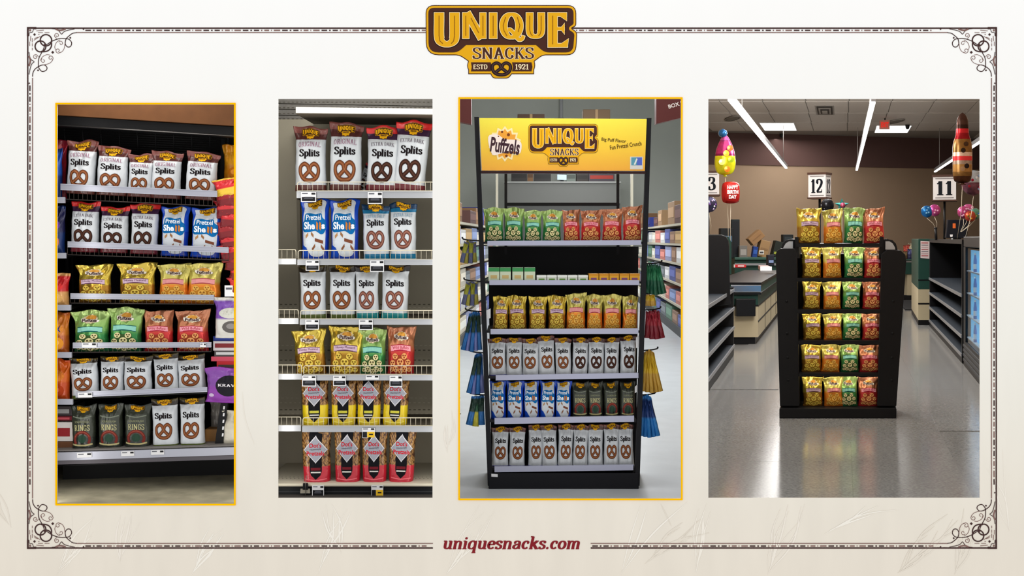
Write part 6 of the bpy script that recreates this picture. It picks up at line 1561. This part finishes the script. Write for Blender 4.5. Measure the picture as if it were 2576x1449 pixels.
# ---- lane number signs
SIGNW = mat('sign_white', (206, 204, 204), .5); SIGNB = mat('sign_brown', (70, 46, 36), .6)
def lane_sign(cx, y0, y1, w_, num, d, yaw, lab, pole_to, side=None):
    k = KD(d); c = P(cx, y1, d); e = empty('lane_sign', c); H_ = (y1 - y0) * k; W_ = w_ * k / 2
    e.rotation_euler = (0, 0, R(yaw))
    MB().box((-W_, -W_, 0), (W_, W_, H_), SIGNW).build('lamp_box', e); MB().box((-W_ * 1.1, -W_ * 1.1, H_), (W_ * 1.1, W_ * 1.1, H_ * 1.09), SIGNB).build('top_board', e); MB().box((-W_ * 1.1, -W_ * 1.1, -H_ * .07), (W_ * 1.1, W_ * 1.1, 0), SIGNB).build('bottom_board', e)
    for fx, rot in ((0, 0), (1, 90)):
        tt = D2(); s_ = serif(num, ink((18, 22, 28)), 'number', .26, .09); s_.centre(); bb = s_.bbox(); tt.add(s_, W_ * 1.35 / (bb[2] - bb[0]), H_ * .62 / (bb[3] - bb[1]), 0, H_ * .5)
        for q_ in (.08, .92): tt.rect('printed_line' if q_ < .5 else 'printed_line#2', ink((120, 116, 116)), 0, -W_ * .8, H_ * q_ - .006, W_ * .8, H_ * q_ + .006)
        mp = (lambda x, y, l: Vector((x, -W_ - .003, y))) if not fx else (lambda x, y, l: Vector((W_ + .003, x, y)))
        for pn, me in tt.meshes(mp).items(): link(pn, me, e)
    po = MB().tube([(0, 0, -H_ * .07), (0, 0, pole_to - c.z)], .024 * k / .008, STB, 8).build('pole', e)
    tag(e, lab, 'lane sign', 'numbered lane signs')
lane_sign(2062, 440, 497, 44, '12', 12.0, -32, 'white lane sign numbered twelve behind the stand', 0.0)
lane_sign(2376, 446, 503, 54, '11', 12.6, -20, 'white lane sign numbered eleven on a black pole', 1.3)
lane_sign(1782, 436, 490, 50, '13', 12.4, -6, 'white lane sign cut off at the left edge of checkout room', .6)

# ---- balloons
def balloon(prof, px, py0, py1, d, mats, name, lab, flat=.45, n=24, tie=None, rot=0.0, extra=None):
    """prof: [(r, t)] in units of the balloon height from its bottom; mats: [(t limit, material)]"""
    k = KD(d); H_ = (py1 - py0) * k; e = empty(name, P(px, py1, d)); e.rotation_euler = (0, R(rot), 0)
    pr = smooth_path(prof, 4); vs = []; 
    bm_ = MB(); i0 = 0
    for lim, m in mats:
        seg_ = [(p.x * H_, p.y * H_) for p in pr if i0 - .06 <= p.y <= lim + .03]
        if len(seg_) > 1: bm_.lathe(seg_, (0, 0, 0), m, n, flat)
        i0 = lim
    bm_.build('envelope', e)
    MB().lathe([(.004, .01), (.018 * H_ / .3, -.02 * H_), (0, -.02 * H_)], (0, 0, 0), mats[0][1], 8).build('neck', e)
    if tie is not None:
        tq = Vector(tie) - Vector(e.location); MB().tube([(0, 0, -.01), tq * .5 + Vector((.02, 0, 0)), tq], .003, mat('ribbon_pale', (190, 180, 160), .4), 5).build('ribbon', e)
        e.rotation_euler = (0, 0, 0)
    if extra: extra(e, H_)
    return tag(e, lab, 'balloon')
def foil(c, var=0.0, vs=20): return mat('foil_%d_%d_%d' % c, c, .22, .5, var=var, vscale=vs)
tear = [(0, 0), (.17, .06), (.235, .22), (.235, .4), (.2, .6), (.13, .78), (.06, .9), (.0, .95)]
def pom(e, H_):
    MB().lathe([(0, -.06), (.05, -.035), (.062, 0), (.05, .035), (0, .06)], (-.03, 0, H_ * .97), foil((36, 84, 130)), 12).build('pompom', e)
    for i, (x, z, c) in enumerate(((.01, .14, (226, 120, 40)), (-.06, .3, (236, 230, 120)), (.06, .36, (150, 176, 40)), (.0, .5, (236, 190, 60)), (.05, .62, (230, 120, 60)))):
        MB().lathe([(0, -.004), (.04, 0), (0, .004)], (x, -.105 if z < .45 else -.09, z * H_), foil(c), 10, 1, 'y', False).build('printed_spot', e)
dB = 9.5
balloon(tear, 1824, 332, 442, dB, [(.5, foil((190, 190, 30), .2)), (.8, foil((150, 40, 90), .3)), (1, foil((150, 60, 110)))], 'foil_balloon', 'party-hat foil balloon in yellow and purple at upper left of checkout room', .5, 20, (X(1832, dB), dB, P(0, 660, dB).z - .02), 0, pom)
def sq_balloon():
    d = dB - .05; e = empty('foil_balloon', P(1838, 512, d)); k = KD(d); W_, H_ = 46 * k, 55 * k; vs = []; fs = []
    n = 14
    for s_ in (-1, 1):
        b0 = len(vs)
        for j in range(n + 1):
            for i in range(n + 1):
                u, v = -1 + 2 * i / n, -1 + 2 * j / n
                sx = u * math.sqrt(1 - .28 * v * v * abs(v)); sz = v * math.sqrt(1 - .28 * u * u * abs(u))
                th_ = .07 * max(0, (1 - u ** 4) * (1 - v ** 4)) ** .5
                vs.append((sx * W_ / 2, s_ * th_, H_ / 2 + sz * H_ / 2))
        for j in range(n):
            for i in range(n): fs.append([b0 + j * (n + 1) + i, b0 + j * (n + 1) + i + 1, b0 + (j + 1) * (n + 1) + i + 1, b0 + (j + 1) * (n + 1) + i])
    m = MB(); m.add(vs, fs, foil((176, 34, 32), .25, 12), True); m.build('envelope', e)
    tt = D2()
    for s_, z in (('HAPPY', .74), ('BIRTH', .52), ('DAY', .3)):
        w_ = sans(s_, ink((250, 226, 222)), 'lettering', .04); w_.centre(); bb = w_.bbox(); tt.add(w_, W_ * (.6 if s_ != 'DAY' else .42) / (bb[2] - bb[0]), H_ * .17 / (bb[3] - bb[1]), W_ * .06, H_ * z)
    for pn, me in tt.meshes(lambda x, y, l: Vector((x, -.075, y))).items(): link(pn, me, e)
    MB().tube([(0, 0, 0), (-.004, 0, -.3), (0, 0, P(0, 660, d).z - e.location.z - .02)], .003, mat('ribbon_pale', (190, 180, 160), .4), 5).build('ribbon', e)
    tag(e, 'red square birthday balloon below the party-hat balloon', 'balloon')
sq_balloon()
rnd_ = [(0, 0), (.25, .06), (.44, .25), (.5, .5), (.44, .75), (.25, .94), (0, 1)]
def spots(cs, rad, nn, seed):
    def f(e, H_):
        rr = random.Random(seed)
        for i in range(nn):
            a = rr.uniform(-1.2, 1.2); z = rr.uniform(.2, .85); rr_ = .5 * math.sqrt(max(.01, 1 - ((z - .5) * 2) ** 2)) * H_
            x = math.sin(a) * rr_; y = -math.cos(a) * rr_ * .6 - .003
            MB().lathe([(0, -.004), (rad * H_, 0), (0, .004)], (x, y, z * H_), foil(cs[i % len(cs)]), 8, 1, 'y', False).build('printed_spot', e)
    return f
balloon(rnd_, 1784, 494, 534, dB - .2, [(1, foil((60, 56, 80), .5, 18))], 'foil_balloon', 'round dark spotted balloon cut off at the left edge', .6, 18, (X(1786, dB), dB, P(0, 600, dB).z), 0, spots([(190, 170, 210), (220, 220, 230), (120, 80, 150)], .06, 9, 1))
bot = [(0, 0), (.10, .02), (.13, .1), (.135, .2), (.135, .5), (.12, .6), (.095, .68), (.085, .8), (.075, .9), (.04, .97), (0, 1)]
def bott(e, H_):
    for z0, z1, c, r_ in ((.32, .38, (196, 50, 54), .138), ):
        MB().lathe([(r_ * H_, z0 * H_), (r_ * H_, z1 * H_)], (0, 0, 0), foil(c), 20, .62).build('red_band', e)
    for (x, z, c) in ((.03, .24, (30, 20, 18)), (-.02, .46, (40, 28, 20)), (.02, .55, (60, 40, 24)), (-.03, .2, (150, 120, 90))):
        MB().lathe([(0, -.004), (.035 * H_, 0), (0, .004)], (x * H_, -.088 * H_, z * H_), foil(c), 10, 1, 'y', False).build('printed_spot', e)
balloon(bot, 2421, 283, 461, 9.0, [(.14, foil((60, 34, 20), .4, 14)), (.32, foil((150, 110, 60), .3, 14)), (.44, foil((196, 170, 150), .2)), (.68, foil((120, 84, 40), .4, 12)), (.82, foil((170, 34, 40))), (1, foil((70, 46, 38), .4, 14))], 'foil_balloon', 'tall champagne-bottle foil balloon at upper right of checkout room', .62, 22, (X(2408, 9.2), 9.2, 1.34), 0, bott)
balloon(rnd_, 2449, 428, 491, 9.3, [(.5, foil((110, 70, 84), .5, 16)), (1, foil((170, 180, 190), .3, 16))], 'foil_balloon', 'round silver and maroon balloon right of lane sign eleven', .5, 20, (X(2428, 9.2), 9.2, 1.34), 0, spots([(200, 210, 220), (150, 40, 60), (120, 140, 170)], .06, 10, 3))
def stick(px, py0, py1, d, c, lab, bx, by, sp):
    balloon(rnd_, px, py0, py1, d, [(1, foil(c, .3, 26))], 'stick_balloon', lab, .6, 16, (X(bx, d), d, P(0, by, d).z), 0, spots(sp, .08, 6, int(px)))
stick(2332, 517, 547, 10.6, (30, 96, 160), 'small blue stick balloon left of lane pole eleven', 2355, 577, [(120, 180, 220)])
stick(2351, 514, 544, 10.6, (176, 70, 130), 'small pink stick balloon beside the blue one', 2356, 577, [(230, 170, 200)])
stick(2424, 518, 549, 10.0, (176, 70, 120), 'lower pink stick balloon in the right cluster', 2416, 583, [(226, 180, 210)])
stick(2436, 513, 540, 10.15, (190, 90, 140), 'upper pink stick balloon in the right cluster', 2417, 583, [(226, 180, 210)])
stick(2441, 530, 558, 9.95, (170, 70, 50), 'red-orange stick balloon in the right cluster', 2418, 583, [(230, 170, 60), (90, 120, 60)])
stick(2453, 524, 552, 10.1, (90, 140, 120), 'multicoloured stick balloon at the right edge', 2419, 583, [(220, 200, 80), (60, 110, 190), (210, 210, 210)])
e = empty('balloon_tube', P(2355, 604, 10.6)); part(MB().tube([P(2355, 604, 10.6), P(2354, 574, 10.6)], .018, BLK, 10), 'tube', e); part(MB().tube([P(2354, 576, 10.6), P(2354, 572, 10.6)], .021, STB, 10), 'rim', e); tag(e, 'black tube holding the blue and pink stick balloons', 'holder')
e = empty('till_monitor', P(2405, 603, 10.2)); part(MB().front([(2385, 553), (2437, 553), (2433, 599), (2380, 598)], 10.2, 10.26, mat('monitor_dark', (22, 26, 34), .25)), 'screen', e, None, .006); part(MB().front([(2400, 597), (2416, 597), (2420, 604), (2396, 604)], 10.22, 10.3, STB), 'foot', e)
part(MB().front([(2397, 562), (2404, 562), (2404, 574), (2397, 574)], 10.195, 10.2, mat('icon_orange', (190, 90, 40), .5, emit=.3)), 'screen_icon', e); part(MB().front([(2390, 590), (2397, 590), (2396, 596), (2391, 596)], 10.195, 10.2, WHITE_TAG), 'screen_icon', e); tag(e, 'black till monitor on top of the right shelf unit', 'monitor')
balloon(rnd_, 2081, 500, 534, 11.6, [(1, foil((30, 30, 34), .5, 20))], 'foil_balloon', 'black patterned balloon peeking over the orange puff bag', .7, 18, (X(2080, 11.6), 11.6, 0.02), 0, spots([(150, 150, 156), (70, 70, 76)], .05, 9, 9))
e = empty('star_balloon', P(2118, 532, 11.5)); k = KD(11.5); pts = []
for i in range(10):
    a = math.pi / 2 + i * math.pi / 5; r_ = (20 if i % 2 == 0 else 9) * k; pts.append((math.cos(a) * r_ * .95, 0, .09 + math.sin(a) * r_ * .9))
vs = pts + [(0, -.05, .09), (0, .05, .09)]; fs = []
for i in range(10): j = (i + 1) % 10; fs += [[i, j, 10], [j, i, 11]]
m = MB(); m.add(vs, fs, foil((44, 120, 116), .2), False); m.build('envelope', e); MB().lathe([(0, -.006), (.04, 0), (0, .006)], (0, -.045, .09), foil((196, 90, 120)), 10, 1, 'y').build('printed_spot', e)
MB().tube([(0, 0, .02), (0, 0, .0 - e.location.z + .02)], .003, mat('ribbon_pale', (190, 180, 160), .4), 5).build('ribbon', e); tag(e, 'teal star balloon peeking between orange and green puff bags', 'balloon')
